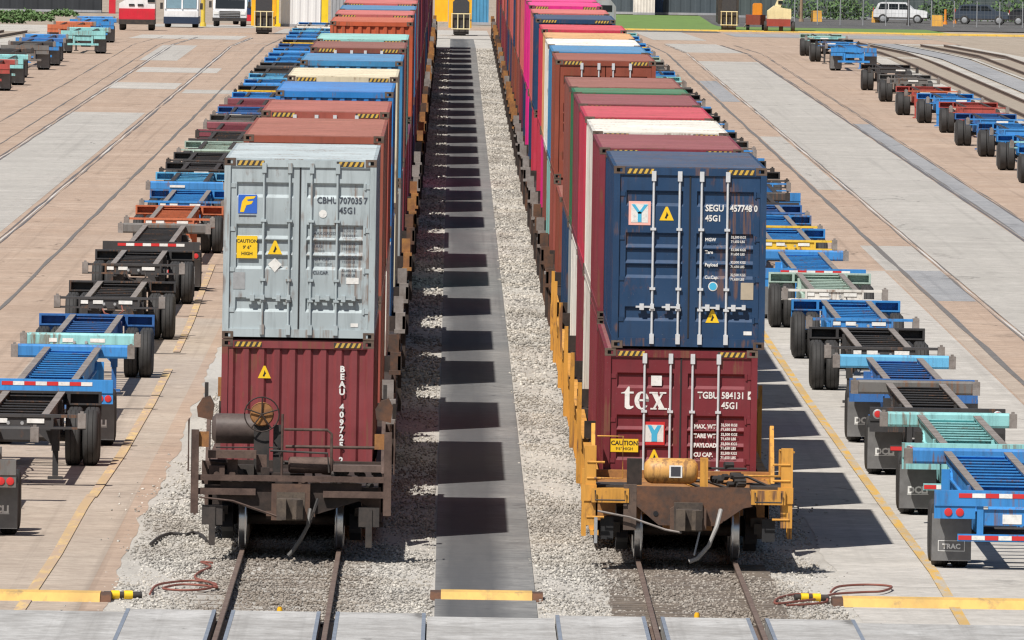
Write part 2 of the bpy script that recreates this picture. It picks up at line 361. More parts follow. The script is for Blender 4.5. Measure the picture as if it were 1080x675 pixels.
def stones(name, n, area, size, seed, mat, sets):
    g = np.random.default_rng(seed)
    t = (1 + 5 ** .5) / 2
    ico = np.array([(-1, t, 0), (1, t, 0), (-1, -t, 0), (1, -t, 0), (0, -1, t), (0, 1, t), (0, -1, -t), (0, 1, -t), (t, 0, -1), (t, 0, 1), (-t, 0, -1), (-t, 0, 1)]) / 1.9
    fc = np.array([(0, 11, 5), (0, 5, 1), (0, 1, 7), (0, 7, 10), (0, 10, 11), (1, 5, 9), (5, 11, 4), (11, 10, 2), (10, 7, 6), (7, 1, 8), (3, 9, 4), (3, 4, 2), (3, 2, 6), (3, 6, 8), (3, 8, 9), (4, 9, 5), (2, 4, 11), (6, 2, 10), (8, 6, 7), (9, 8, 1)])
    P = np.concatenate([area(g, q) for q in sets]); n = len(P)
    sc = size * g.uniform(0.55, 1.35, (n, 1, 1)) * g.uniform(0.65, 1.3, (n, 1, 3))
    V = ico[None] * (1 + g.uniform(-.42, .38, (n, 12, 1))) * sc * np.array([1, 1, .8])
    a = g.uniform(0, 6.28, n); ca, sa = np.cos(a)[:, None], np.sin(a)[:, None]
    X = V[..., 0] * ca - V[..., 1] * sa + P[:, None, 0]; Y = V[..., 0] * sa + V[..., 1] * ca + P[:, None, 1]; Z = V[..., 2] + P[:, None, 2]
    V = np.stack([X, Y, Z], -1).reshape(-1, 3); Fc = (fc[None] + 12 * np.arange(n)[:, None, None]).reshape(-1, 3)
    me = bpy.data.meshes.new(name); me.vertices.add(len(V)); me.vertices.foreach_set('co', V.ravel().astype(np.float32))
    me.loops.add(Fc.size); me.loops.foreach_set('vertex_index', Fc.ravel().astype(np.int32)); me.polygons.add(len(Fc))
    me.polygons.foreach_set('loop_start', np.arange(0, Fc.size, 3, dtype=np.int32))
    me.attributes.new('tone', 'FLOAT', 'FACE').data.foreach_set('value', np.repeat(g.beta(1.3, 1.3, n), 20).astype(np.float32))
    me.materials.append(mat); me.update(calc_edges=True)
    o = ob(name, me); o['kind'] = 'stuff'; return o
k = NT('ballast_stone'); att = k.t.nodes.new('ShaderNodeAttribute'); att.attribute_name = 'tone'
v = k.vec(False)
c = k.mix(att.outputs['Fac'], (0.15, 0.145, 0.138), (0.62, 0.59, 0.535)); c = k.mix(k.ramp(k.noise(v, 0.3, 4), 0.45, 0.65, 0, .4), c, (0.46, 0.41, 0.34)); c = k.mix(k.ramp(k.noise(v, 1.0, 4, .6, (.5, .05, 1)), 0.5, 0.66, 0, .55), c, (0.16, 0.14, 0.12))
c = k.mix(k.ramp(k.noise(v, 1.0, 5, 0.7, (.7, .12, 1)), 0.5, 0.7, 0, 0.45), c, (0.2, 0.17, 0.145)); sp = k.t.nodes.new('ShaderNodeSeparateXYZ'); k.t.links.new(v, sp.inputs[0])
d1 = k.math('MINIMUM', k.math('ABSOLUTE', k.math('SUBTRACT', sp.outputs[0], XLT)), k.math('ABSOLUTE', k.math('SUBTRACT', sp.outputs[0], XRT)))
c = k.mix(k.math('MULTIPLY', k.ramp(d1, .75, 1.7, 1, 0), k.ramp(k.noise(v, .8, 4), .35, .6, .35, .75)), c, (0.19, 0.155, 0.125))   # grease and rust dust between the rails
M_STONE = k.done(c, 0.85, 0, 0.25)
def field(g, q):
    x0, x1, y0, y1, dens = q; n = int((x1 - x0) * (y1 - y0) * dens)
    x = g.uniform(x0, x1, n); y = g.uniform(y0, y1, n)
    edge = np.minimum(x - XG0, XG2 - x); keep = g.random(n) < np.clip(edge / .8 + .3, 0.06, 1); x, y, edge = x[keep], y[keep], edge[keep]; n = len(x); drop = np.clip(0.5 - edge, 0, .5) * 0.03
    lump = 0.025 * np.sin(x * 2.1 + y * .35) * np.sin(y * .22 + x)
    return np.stack([x, y, 0.0 + lump - drop + g.uniform(-.012, .022, n) + np.array([gz(t) for t in y])], -1)
ss = [(XG0 + .05, XG1 - .03, 200.0, 236, 130), (XS1 + .03, XG2 - .05, 200.0, 236, 130), (XG0 + .3, XG1 - .03, 236, 290, 62), (XS1 + .03, XG2 - .3, 236, 290, 62), (XG0 - .6, XG0 + .3, 201, 260, 45), (XG2 - .3, XG2 + .5, 201, 260, 45)]
st = stones('ballast', 0, field, 0.0225, 3, M_STONE, ss); st['label'] = 'pale crushed stone ballast round the two tracks'
ss = [(-1.2, XG1 - .03, 290, 560, 30), (XS1 + .03, 2.55, 290, 560, 38), (-1.2, XG1 - .03, 560, 800, 16), (XS1 + .03, 2.55, 560, 800, 18), (XS1 - .05, XS1 + .1, 210, 420, 4)]
st = stones('ballast', 0, field, 0.036, 4, M_STONE, ss); st['label'] = 'far ballast beside the centre strip, running to the yard end'

# ------------------------------------------------------------------ tracks and the crossing
def rail_mesh(y0, y1):
    b = MB(); n = 12
    prof = [(-.075, 0), (.075, 0), (.075, .015), (.012, .03), (.012, .135), (.037, .145), (.037, .175), (.03, .18), (-.03, .18), (-.037, .175), (-.037, .145), (-.012, .135), (-.012, .03), (-.075, .015)]
    vs = []; K = len(prof)
    for i in range(n + 1):
        y = y0 + (y1 - y0) * i / n
        vs += [(x, y, z - 0.02 + gz(y)) for x, z in prof]
    b.add(vs, [(i * K + j, i * K + (j + 1) % K, (i + 1) * K + (j + 1) % K, (i + 1) * K + j) for i in range(n) for j in range(K)])
    return b.mesh('rail')
M_TIE = rusty((0.20, 0.165, 0.135), (0.12, 0.10, 0.085))
def track(xc, y0, y1, ties=(), bend=0.0):
    t = struct(ob('railway_track', None, None, (xc, 0, 0)))
    if bend: t.rotation_euler = (0, 0, bend)
    me = shared(('rail', y0, y1), lambda: rail_mesh(y0, y1))
    for s in (-1, 1): ob('rail', me, t, (s * 0.7525, 0, 0), mat=M_RAIL)
    tm = shared('tie', lambda: MB().box(-1.28, 1.28, -.11, .11, -.16, 0.0).mesh('tie'))
    for y, z in ties: ob('tie', tm, t, (R.uniform(-.04, .04), y, z), mat=M_TIE)
    return t
tl = [(200.3 + i * .56, R.uniform(-.012, .012)) for i in range(32)]
track(XLT, 150, 860, tl); track(XRT, 150, 860, [(y, R.uniform(.018, .035)) for y, z in tl])
cross = struct(ob('level_crossing', None, None, (0, 0, 0)))
M_EDGE = plain((0.23, 0.26, 0.31), 0.5, 0.2, 0.4, 2)
for xc in (XLT, XRT):
    for x0, x1 in ((-2.15, -.86), (-.64, .64), (.86, 2.15)):
        p = MB().box(x0, x1, 150, 199.9, -.1, .15).build('crossing_panel', CROSS, cross, (xc, 0, 0))
        for xa in (x0, x1 - .055): MB().box(xa, xa + .055, 150, 199.92, .14, .156).build('edge_angle', M_EDGE, p)
for x0, x1 in ((-30, XLT - 2.17), (XLT + 2.17, XRT - 2.17), (XRT + 2.17, 40)):
    MB().box(x0, x1, 150, 199.85, -.1, .11).build('crossing_panel', CROSS, cross)
for px in (295, 735):
    p = at(px, 648 if px < 500 else 654, .03)
    o = MB().cyl((0, 0, 0), (0, 0, .1), .045, .04, 10).cyl((0, 0, .1), (0, 0, .12), .03, .03, 8).build('track_marker', plain((.75, .42, .02), .5), None, (p.x, p.y, 0.02), True)
    tag(o, 'small yellow marker peg between the rails of the %s track' % ('left' if px < 500 else 'right'), 'marker', 'track marker pegs')
# yellow hose ramps
def ramp(x0, x1, y, label):
    w = .6; o = MB().prism([(y - w, .0), (y - w * .6, .12), (y + w * .6, .12), (y + w, .0)], 'x', x0, x1).build('hose_ramp', YBAR)
    tag(o, label, 'hose ramp', 'yellow hose ramps')
    for xe in (x0, x1):
        s = -1 if xe == x0 else 1
        MB().prism([(y - w * .9, .0), (y - w * .55, .11), (y + w * .55, .11), (y + w * .9, .0)], 'x', min(xe, xe + s * .16), max(xe, xe + s * .16)).build('worn_end', M_RUSTPLATE, o)
ramp(at(-60, 631).x, at(107, 631).x, at(50, 632).y, 'long yellow hose ramp on the tan pavement at the lower left')
ramp(at(465, 632).x, at(561, 632).x, at(510, 632).y, 'short yellow hose ramp across the strip between the trains')
ramp(at(889, 639).x, at(1110, 641).x, at(950, 639).y, 'long yellow hose ramp on the pale concrete at the lower right')
def hose(pts, r, mat, label, z=.05):
    P = [Vector((*at(x, y)[:2], z)) for x, y in pts]; out = []
    for i in range(len(P) - 1):
        a, b, c2, d = P[max(i - 1, 0)], P[i], P[i + 1], P[min(i + 2, len(P) - 1)]
        for j in range(6):
            t = j / 6; out.append(.5 * ((2 * b) + (c2 - a) * t + (2 * a - 5 * b + 4 * c2 - d) * t * t + (3 * b - a - 3 * c2 + d) * t ** 3))
    out.append(P[-1]); o = MB().tube(out, r, 6).build('air_hose', mat, None, (0, 0, 0), True)
    return tag(o, label, 'hose')
h = hose([(158, 630), (165, 621), (185, 617), (210, 616), (228, 620), (215, 625), (190, 626), (172, 624), (190, 620), (215, 621), (229, 623), (222, 618), (206, 613), (210, 607), (222, 601), (212, 596), (224, 597)], .019, M_HOSE, 'rust red air hose coiled on the gravel left of the left track')
h = hose([(159, 577), (168, 570), (180, 566), (196, 567), (205, 565), (214, 569), (218, 574)], .028, M_BLACKSTEEL, 'black hose lying on gravel beside the brown well car')
h = hose([(876, 628), (885, 622), (915, 620), (940, 622), (930, 627), (910, 628), (880, 630), (862, 635), (840, 638), (818, 640), (822, 634), (842, 630), (866, 632), (872, 638), (850, 641), (830, 642)], .019, M_HOSE, 'rust red air hose looped on gravel right of the right track')
for q, (x0, x1, y, lab) in enumerate(((110, 150, 632, 'yellow and black hose coupling at the end of the left hose ramp'), (838, 874, 635, 'yellow and black hose coupling lying in the right hose loop'))):
    a, b_ = at(x0, y), at(x1, y); o = thing('hose_coupling', lab, 'coupling', (a.x, a.y, .07)); L = b_.x - a.x
    for j, (u, w, mt, r) in enumerate(((0, .18, M_BLACKSTEEL, .05), (.18, .4, M_YELLOW, .065), (.4, .52, M_BLACKSTEEL, .05), (.52, .75, M_YELLOW, .065), (.75, 1, M_BLACKSTEEL, .05))):
        MB().cyl((u * L, 0, 0), (w * L - .004, .02, 0), r, r, 10).build('sleeve', mt, o, (0, 0, 0), True)

# ------------------------------------------------------------------ containers
CW, CH = 2.438, 2.896; HW = CW / 2
def corr(u0, u1, pitch, d0, d1, flatf=.36):
    n = max(1, round((u1 - u0) / pitch)); p = (u1 - u0) / n; out = []
    for i in range(n):
        u = u0 + i * p; sl = (1 - 2 * flatf) / 2 * p
        out += [(u + .0, d0), (u + flatf * p, d0), (u + flatf * p + sl, d1), (u + 2 * flatf * p + sl, d1)]
    return out + [(u1, d0)]
def m_frame(L):
    b = MB()
    for y0 in (0, L - .14):
        for s in (-1, 1): b.box(s * (HW - .1), s * HW, y0, y0 + .14, .118, CH - .118)
    for s in (-1, 1):
        b.box(s * (HW - .06), s * (HW - .002), .14, L - .14, CH - .075, CH - .012); b.box(s * (HW - .05), s * (HW - .002), .14, L - .14, .02, .17)
    for y0 in (0.006, L - .1): b.box(-HW + .1, HW - .1, y0, y0 + .09, .03, .16).box(-HW + .1, HW - .1, y0, y0 + .09, CH - .135, CH - .02)
    b.box(-HW + .05, HW - .05, .1, L - .1, .1, .13); b.box(-HW + .1, HW - .1, L - .07, L - .05, .16, CH - .1)
    return b.mesh('frame')
def m_side(L): return MB().strip(corr(.14, L - .14, .278, -.012, -.046), .17, CH - .075, 'sidez').mesh('side_panel', fix=False)
def m_side2(L): return MB().strip(corr(.14, L - .14, .278, .012, .046), .17, CH - .075, 'sidez').mesh('side_panel', fix=False)
def m_roof(L):
    b = MB(); b.strip(corr(.3, L - .3, .21, CH - .006, CH - .026, .3), -HW + .055, HW - .055, 'roof')
    b.box(-HW + .1, HW - .1, .1, .3, CH - .03, CH - .004).box(-HW + .1, HW - .1, L - .3, L - .1, CH - .03, CH - .004); return b.mesh('roof')
def m_end(): return MB().strip(corr(-HW + .1, HW - .1, .248, .02, .065, .33), .16, CH - .135, 'endz').mesh('end_panel', fix=False)
def m_door():                                 # one leaf, 1.105 wide, origin at its lower hinge-side corner (x to the middle)
    h = CH - .135 - .16; w = 1.105; b = MB(); prof = [(0, 0)]
    for a, c in ((.807, .895), (.543, .632), (.448, .54), (.353, .443), (.095, .19)):
        z0, z1 = h * (1 - c), h * (1 - a); prof += [(z0, 0), (z0 + .05, .04), (z1 - .035, .04), (z1, 0)]
    prof.append((h, 0))
    b.strip(prof, .1, w - .1, 'endx')
    b.box(0, .1, 0, .05, 0, h).box(w - .1, w, 0, .05, 0, h); b.box(.1, w - .1, .046, .05, 0, h)
    return b.mesh('door', fix=False)
def m_bar():
    b = MB(); b.cyl((0, 0, .1), (0, 0, CH - .08), .019, .019, 8)
    for z in (.1, CH - .2): b.box(-.035, .035, -.03, .03, z - .03, z + .13)
    for z in (.62, .95, 1.9): b.box(-.045, .045, -.028, .03, z - .02, z + .02)
    return b.mesh('locking_bar', smooth=True)
def m_handle():
    b = MB(); b.box(-.26, .02, -.04, -.015, -.015, .015).box(-.2, -.13, -.05, .02, -.05, .05).box(-.03, .03, -.045, .02, -.03, .05); return b.mesh('handle')
def m_hinge():
    return MB().box(-.06, .06, -.012, .02, -.035, .035).cyl((-.05, -.005, -.05), (-.05, -.005, .05), .018, .018, 6).mesh('hinge')
def m_cast():
    x, z, y = .178 / 2, .118, .162; b = MB(); hx, hz0, hz1 = .045, .03, .088
    b.add([(-x, 0, 0), (x, 0, 0), (x, 0, z), (-x, 0, z), (-hx, 0, hz0), (hx, 0, hz0), (hx, 0, hz1), (-hx, 0, hz1)], [(0, 1, 5, 4), (1, 2, 6, 5), (2, 3, 7, 6), (3, 0, 4, 7)])
    b.m(1).add([(-hx, 0, hz0), (hx, 0, hz0), (hx, 0, hz1), (-hx, 0, hz1), (-hx, .06, hz0), (hx, .06, hz0), (hx, .06, hz1), (-hx, .06, hz1)], [(0, 1, 5, 4), (1, 2, 6, 5), (2, 3, 7, 6), (3, 0, 4, 7), (4, 5, 6, 7)])
    b.m(0).add([(-x, 0, 0), (x, 0, 0), (x, 0, z), (-x, 0, z), (-x, y, 0), (x, y, 0), (x, y, z), (-x, y, z)], [(0, 4, 5, 1), (1, 5, 6, 2), (2, 6, 7, 3), (3, 7, 4, 0), (4, 7, 6, 5)])
    return b.mesh('corner_casting', [M_CAST, M_BLACK], fix=False)
def m_hazard(w=.44):
    b = MB(); b.box(0, w, -.003, 0, 0, .085); b.m(1); n = 5; p = w / n
    for i in range(n):
        x = i * p + .012; b.prism([(x, .004), (x + p * .5, .004), (min(x + p * .95, w), .081), (x + p * .42, .081)], 'y', -.006, -.0035)
    return b.mesh('hazard_stripe', [plain((.045, .04, .04), .7, 0, .6, 20), rusty((.62, .40, .06), (.5, .33, .08))])
COLS = {'greyblue': (.365, .42, .44), 'red': (.30, .075, .055), 'salmon': (.30, .085, .055), 'blue': (.02, .17, .46), 'cream': (.62, .55, .40), 'steelblue': (.04, .19, .37),
        'brown': (.20, .06, .045), 'teal': (.22, .45, .42), 'orangered': (.42, .085, .035), 'pink': (.5, .12, .11), 'navy': (.012, .043, .105), 'maroon': (.19, .03, .042),
        'white': (.66, .63, .57), 'crimson': (.46, .035, .065), 'green': (.02, .14, .06), 'magenta': (.62, .02, .2), 'purple': (.10, .022, .05), 'rust': (.25, .06, .035),
        'grey': (.30, .31, .31), 'beau': (.215, .045, .05), 'tex': (.155, .02, .028), 'tan': (.55, .30, .13)}
SHORT = {'greyblue': 'pale grey-blue', 'red': 'brick red', 'salmon': 'brick red', 'steelblue': 'dull blue', 'orangered': 'orange-red', 'teal': 'pale teal', 'pink': 'faded pink-red', 'beau': 'maroon', 'tex': 'dark maroon', 'tan': 'tan orange'}
def container(X, D, z0, L, cn, end, lvl, label, group, zrot=0.0, xo=0.0):
    rgb = COLS[cn]; R1 = R.uniform(.9, 1.1); rgb = tuple(round(c * R1, 3) for c in rgb) if lvl else rgb
    body = paint(rgb, .42 if lvl == 0 else .4, 0, .45, .8 if lvl == 0 else .6); top = paint(rgb, .36, (.12 if cn == 'navy' else .15) if cn not in ('white', 'cream', 'greyblue') else .08, .6, .8)
    t = thing('shipping_container', label, 'container', (X + xo, D, z0), zrot, group)
    ob('frame', shared(('fr', L), lambda: m_frame(L)), t, mat=body)
    ob('side_panel', shared(('sr', L), lambda: m_side(L)), t, (HW, 0, 0), mat=body)
    ob('side_panel', shared(('sl', L), lambda: m_side2(L)), t, (-HW, 0, 0), mat=body)
    ob('roof', shared(('rf', L), lambda: m_roof(L)), t, mat=top)
    if end == 'doors':
        for s in (-1, 1):
            d = ob('door', shared('door', m_door), t, (-1.115 if s < 0 else .01, .03, .16), mat=body)
            for x in ((-.58, -.165) if s < 0 else (.185, .6)):
                bar = ob('locking_bar', shared('bar', m_bar), d, (x - d.location.x, -.018, -.16), mat=body if cn == 'greyblue' else M_BARLIGHT)
                if lvl < 2: ob('handle', shared('handle', m_handle), d, (x - d.location.x + (.0 if s < 0 else .28), -.018, .5), mat=body if cn == 'greyblue' else M_BARLIGHT)
            if lvl < 2:
                for z in (.3, .95, 1.6, 2.3): ob('hinge', shared('hinge', m_hinge), d, ((0.02 if s < 0 else 1.085), 0, z), mat=body)
        MB().box(-.012, .012, .0, .03, .17, CH - .14).build('door_gasket', M_DARK, t, (0, .02, 0)) if lvl < 2 else None
    else:
        ob('end_panel', shared('endp', m_end), t, mat=body)
    if lvl < 3 and (lvl == 0 or R.random() < .72):
        for x in (-HW + .2, HW - .64): ob('hazard_stripe', shared('haz', m_hazard), t, (x, .003, CH - .118))
    for y in ((0,) if lvl > 1 else (0, L)):
        for s in (-1, 1):
            for z in (0, CH - .118):
                ob('corner_casting', shared('cast', m_cast), t, (s * (HW - .088), y - .002 if y == 0 else y + .002, z), rz=math.pi if y else 0)
    return t

Z1, Z2 = 0.33, 0.33 + CH
# (front distance, length, top colour, top end, bottom colour, bottom end)
LEFT = [(223.5, 12.19, 'greyblue', 'doors', 'beau', 'plain'), (242.5, 16.15, 'salmon', 'plain', 'red', 'plain'), (265.5, 12.19, 'red', 'doors', 'white', 'plain'),
        (288.5, 12.19, 'blue', 'plain', 'blue', 'plain'), (308, 12.19, 'cream', 'plain', 'cream', 'plain'), (332, 12.19, 'steelblue', 'plain', 'grey', 'plain'),
        (354.5, 12.19, 'brown', 'doors', 'maroon', 'plain'), (371, 12.19, 'teal', 'plain', 'maroon', 'plain'), (390.5, 12.19, None, None, 'purple', 'plain'), (411, 12.19, 'orangered', 'plain', 'purple', 'plain'),
        (430, 12.19, 'pink', 'plain', 'purple', 'plain'), (444.5, 12.19, 'steelblue', 'plain', 'navy', 'plain'), (463, 12.19, 'pink', 'plain', 'purple', 'plain'), (478, 12.19, 'teal', 'plain', 'brown', 'plain')]
RIGHT = [(222.0, 12.0, 'navy', 'doors', 'tex', 'doors'), (236.2, 12.0, 'maroon', 'doors', 'maroon', 'plain'), (250.4, 12.0, 'white', 'doors', 'white', 'plain'), (264.4, 12.0, 'crimson', 'plain', 'maroon', 'plain'),
         (278.4, 12.0, 'maroon', 'plain', 'white', 'plain'), (292.2, 6.06, 'green', 'plain', 'grey', 'plain'), (299.2, 13.72, 'brown', 'plain', 'navy', 'plain'), (321, 12.19, None, None, 'rust', 'plain'),
         (339, 12.19, 'rust', 'doors', 'red', 'plain'), (353.5, 12.19, 'steelblue', 'plain', 'teal', 'plain'), (367, 12.19, 'white', 'plain', 'brown', 'plain'), (380.5, 12.19, 'tan', 'plain', 'magenta', 'plain'),
         (399.5, 12.19, 'crimson', 'plain', 'crimson', 'plain'), (425.5, 12.19, 'navy', 'plain', 'crimson', 'plain'), (441.5, 12.19, 'pink', 'plain', 'navy', 'plain'), (464, 12.19, 'magenta', 'plain', 'magenta', 'plain'), (478.5, 12.19, 'magenta', 'plain', 'navy', 'plain')]
D = 497.0
while D < 812: LEFT.append((D, 12.19, R.choice(['purple', 'maroon', 'purple', 'brown', 'maroon', 'steelblue']), 'plain', R.choice(['purple', 'maroon', 'brown', 'navy', 'purple']), 'plain')); D += R.choice([18.5, 20.5, 19])
D = 493.0
while D < 818: RIGHT.append((D, 12.19, R.choice(['maroon', 'purple', 'brown', 'purple', 'rust', 'navy', 'pink']), 'plain', R.choice(['purple', 'brown', 'maroon', 'navy', 'rust']), 'plain')); D += R.choice([14.2, 15.5, 14.6])

# ------------------------------------------------------------------ well cars
def m_wheel():
    return MB().lathe([(-.07, .1), (-.07, .38), (-.06, .45), (.03, .458), (.05, .48), (.065, .48), (.07, .4), (.07, .1)], (0, 0, 0), 'x', 28).mesh('wheel', smooth=True)
def wheelset(parent, y, mat=M_TREAD):
    a = MB().cyl((-.85, 0, 0), (.85, 0, 0), .085, .085, 10).build('axle', M_BROWNDARK, parent, (0, y, .16 + .458), True)
    for s in (-1, 1): ob('wheel', shared('wheel', m_wheel), a, (s * .7525, 0, 0), rz=math.pi if s > 0 else 0, mat=mat)
    return a
def m_sidesill(L, g):
    b = MB(); b.box(-.03, .03, -.35, L + .35, .32, 1.02); b.box(-.09, .06, -.5, L + .5, 1.02, 1.2); b.box(-.08, .05, -.35, L + .35, .26, .34)
    n = int(L / 1.9)
    for i in range(n + 1): y = i * L / n; b.box(-.1, -.03, y - .05, y + .05, .34, 1.02)
    return b.mesh('side_sill')
def m_endpost(tall=True):
    h = 2.2 if tall else 1.55; b = MB(); b.box(-.035, .035, -.05, .05, .5, h); b.box(-.035, .035, .55, .63, .5, h - .25)
    for z in (.6, .95, 1.3, 1.65, 2.0)[:5 if tall else 3]: b.box(-.02, .02, .05, .55, z, z + .035)
    b.prism([(.63, 1.2), (1.5, 1.2), (.63, h - .3)], 'x', -.02, .02); return b.mesh('ladder')
def m_fitting(): return MB().box(-.1, .1, -.15, .35, 1.22, 1.62).box(-.14, .06, .1, .2, 1.62, 1.95).box(-.12, .1, -.3, -.15, 1.2, 1.28).mesh('brake_fitting')
def m_step(): return MB().box(-.22, .05, -.3, .3, 1.2, 1.26).box(-.2, -.14, -.25, -.2, .7, 1.2).mesh('side_step')
def m_platform(g):
    b = MB(); b.box(-1.35, 1.35, -g, -.12, 1.12, 1.2).box(-.35, .35, -g, -.1, .7, 1.12); b.box(-1.42, 1.42, -.3, -.12, .8, 1.5)
    b.box(-1.3, 1.3, -g + .0, -g + .15, .8, 1.12); return b.mesh('end_platform')
def m_bogie():
    b = MB()
    for s in (-1, 1): b.prism([(-1.25, .5), (-1.05, .72), (-.5, .95), (.5, .95), (1.05, .72), (1.25, .5), (1.0, .42), (.55, .45), (.4, .28), (-.4, .28), (-.55, .45), (-1.0, .42)], 'x', s * 1.0 - .09, s * 1.0 + .09)
    b.box(-1.1, 1.1, -.25, .25, .5, .8); return b.mesh('truck_frame')
def well_car(X, D, L, gap, mats, label, group, near):
    side, dark = mats; z = gz(D)
    t = thing('well_car', label, 'rail car', (X, D, z), 0, group)
    for s in (-1, 1): ob('side_sill', shared(('sill', L), lambda: m_sidesill(L, gap)), t, (s * 1.36, 0, 0), rz=0, mat=side)
    g = round(max(1.2, gap - .45), 1)
    if not near:
        ob('end_platform', shared(('plat', g), lambda: m_platform(g)), t, mat=dark)
        for s in (-1, 1):
            if side is M_YELLOWCAR: ob('ladder', shared('endpost', m_endpost), t, (s * 1.52, -min(g, 1.6), 0), mat=side)
            else:
                ob('ladder', shared('endpost2', lambda: m_endpost(False)), t, (s * 1.5, -min(g, 1.6), 0), mat=dark)
                ob('brake_fitting', shared('bfit', m_fitting), t, (s * 1.42, -min(g, 1.3) - .2, 0), mat=R.choice([M_RUSTORANGE, M_WORN, M_RUSTPLATE, M_RUSTORANGE]))
                if R.random() < .5: ob('side_step', shared('sstep', m_step), t, (s * 1.45, L * R.uniform(.2, .8), 0), rz=0 if s > 0 else math.pi, mat=R.choice([M_GALV, M_WORN, M_WHITE]))
        if gap > 2.6:
            ob('truck_frame', shared('bogie', m_bogie), t, (0, -gap / 2, 0), mat=M_BROWNDARK)
            for yy in (-.88, .88): wheelset(t, -gap / 2 + yy)
        else: wheelset(t, -gap / 2)
    MB().box(-1.3, 1.3, .3, L - .3, .27, .32).build('well_floor', dark, t)
    return t

def train(units, X, side, cols):
    prev = None
    for i, (D, L, tc, te, bc, be) in enumerate(units):
        lvl = 0 if i == 0 else 1 if D < 330 else 2 if D < 480 else 3
        gap = 5.0 if prev is None else D - prev; prev = D + L
        who = '%s stack from the camera, %s train' % (nth(i), side)
        z = gz(D)
        xo = R.uniform(-.02, .02) if i else 0
        nxt = units[i + 1][0] if i + 1 < len(units) else D + 20
        LB = (16.15 if nxt - D > 18.4 else L) if side == 'left' else L
        if i and bc: container(X, D, Z1 + z, LB, bc, be, lvl, '%s container, bottom of the %s' % (SHORT.get(bc, bc), who), 'containers on the %s train' % side, 0, xo)
        if i and tc: container(X, D, Z2 + z + .012, L, tc, te, lvl, '%s container, top of the %s' % (SHORT.get(tc, tc), who), 'containers on the %s train' % side, 0, xo)
        colr = cols(i, D)
        nm = {0: 'brown', 1: 'yellow', 2: 'rusty orange-brown'}[colr]
        well_car(X, D, L, gap, [(M_BROWNCAR, M_BROWNDARK), (M_YELLOWCAR, M_BROWNDARK), (M_RUSTPLATE, M_BROWNDARK)][colr],
                 '%s well car carrying the %s' % (nm, who) if i else ('dirty brown well car end with brake wheel, front of left train' if side == 'left' else 'yellow well car end with rusty air tank, front of right train'), 'well cars of the %s train' % side, i == 0) if i else FIRST.append((X, D, L, side))
FIRST = []
train(LEFT, XLT, 'left', lambda i, D: 0 if i % 4 else 2)
train(RIGHT, XRT, 'right', lambda i, D: 1 if D < 305 else (2 if i % 3 else 0))

# ---- the four front containers with their markings
Y0 = 0.023                                      # print lies just in front of the door skin (y = .03)
D0 = LEFT[0][0]
t = container(XLT, D0, Z2 + .012, 12.19, 'greyblue', 'doors', 0, 'pale grey-blue container with double doors, front top of left train', 'containers on the left train')
INK = flat((.06, .07, .09)); y = Y0
lg = decal('logo', M_BLUEINK, t, -.84, 2.16, .30, .30, y + .004); yl = y - .001
MB().prism([(-.12, -.13), (-.06, -.13), (-.02, -.02), (.06, -.0), (.09, .05), (.0, .045), (-.01, .07), (.1, .09), (.13, .13), (-.03, .12), (-.09, .04)], 'y', -.0065, -.0045).build('emblem', M_YELLOW, lg)
decal('logo_caption', INK, t, -.84, 1.97, .28, .022, y + .004)
yb = decal('notice', M_YELLOW, t, -.84, 1.47, .33, .36, y + .004)
for i, sx_ in enumerate(('CAUTION', '9\' 6"', 'HIGH')): text(sx_, .075, M_BLACK, yb, 0, .07 - i * .1, -.0045, .002, 1, 'CENTER')
warn_triangle(t, -.39, 1.36, .23, y + .004)
MB().prism([(-.11, 0), (0, -.13), (.11, 0), (0, .1)], 'y', -.003, 0).build('white_diamond', M_WHITE, t, (-.39, y + .004, 1.2))
decal('data_plate', M_GALV, t, -.96, .93, .19, .27, y + .004); decal('white_label', M_WHITE, t, .86, .95, .2, .1, y + .004); decal('white_label', M_WHITE, t, .9, .24, .12, .06, y + .004)
text('CBHU', .145, INK, t, .27, 2.19, y, .003, .85); text('707035', .145, INK, t, .63, 2.19, y, .003, .85); text('7', .145, INK, t, 1.02, 2.19, y, .003, .85); text('45G1', .145, INK, t, .63, 2.03, y, .003, .85)
MB().lathe([(0, .065), (.003, .065)], (0, 0, 0), 'y', 16).build('round_sticker', M_WHITE, t, (.37, y, 2.02))
for i, s_ in enumerate(('MAX.GROSS', 'TARE', 'NET CAP.', 'CU.CAP.')):
    text(s_, .075, INK, t, .22, 1.68 - i * .21, y, .002, .9); text('32.500 KG', .06, INK, t, .68, 1.73 - i * .21, y, .001, .9); text('71.650 LB', .06, INK, t, .68, 1.65 - i * .21, y, .001, .9)

t = container(XLT, D0, Z1, 15.0, 'beau', 'plain', 0, 'maroon container with plain ribbed end, front bottom of left train', 'containers on the left train')
warn_triangle(t, -.53, CH - .62, .21, .02)
for i, ch in enumerate('BEAU 409725 2'):
    if ch != ' ': text(ch, .135, M_WHITE, t, .72, CH - .5 - i * .122, .017, .006, 1.0, 'CENTER')

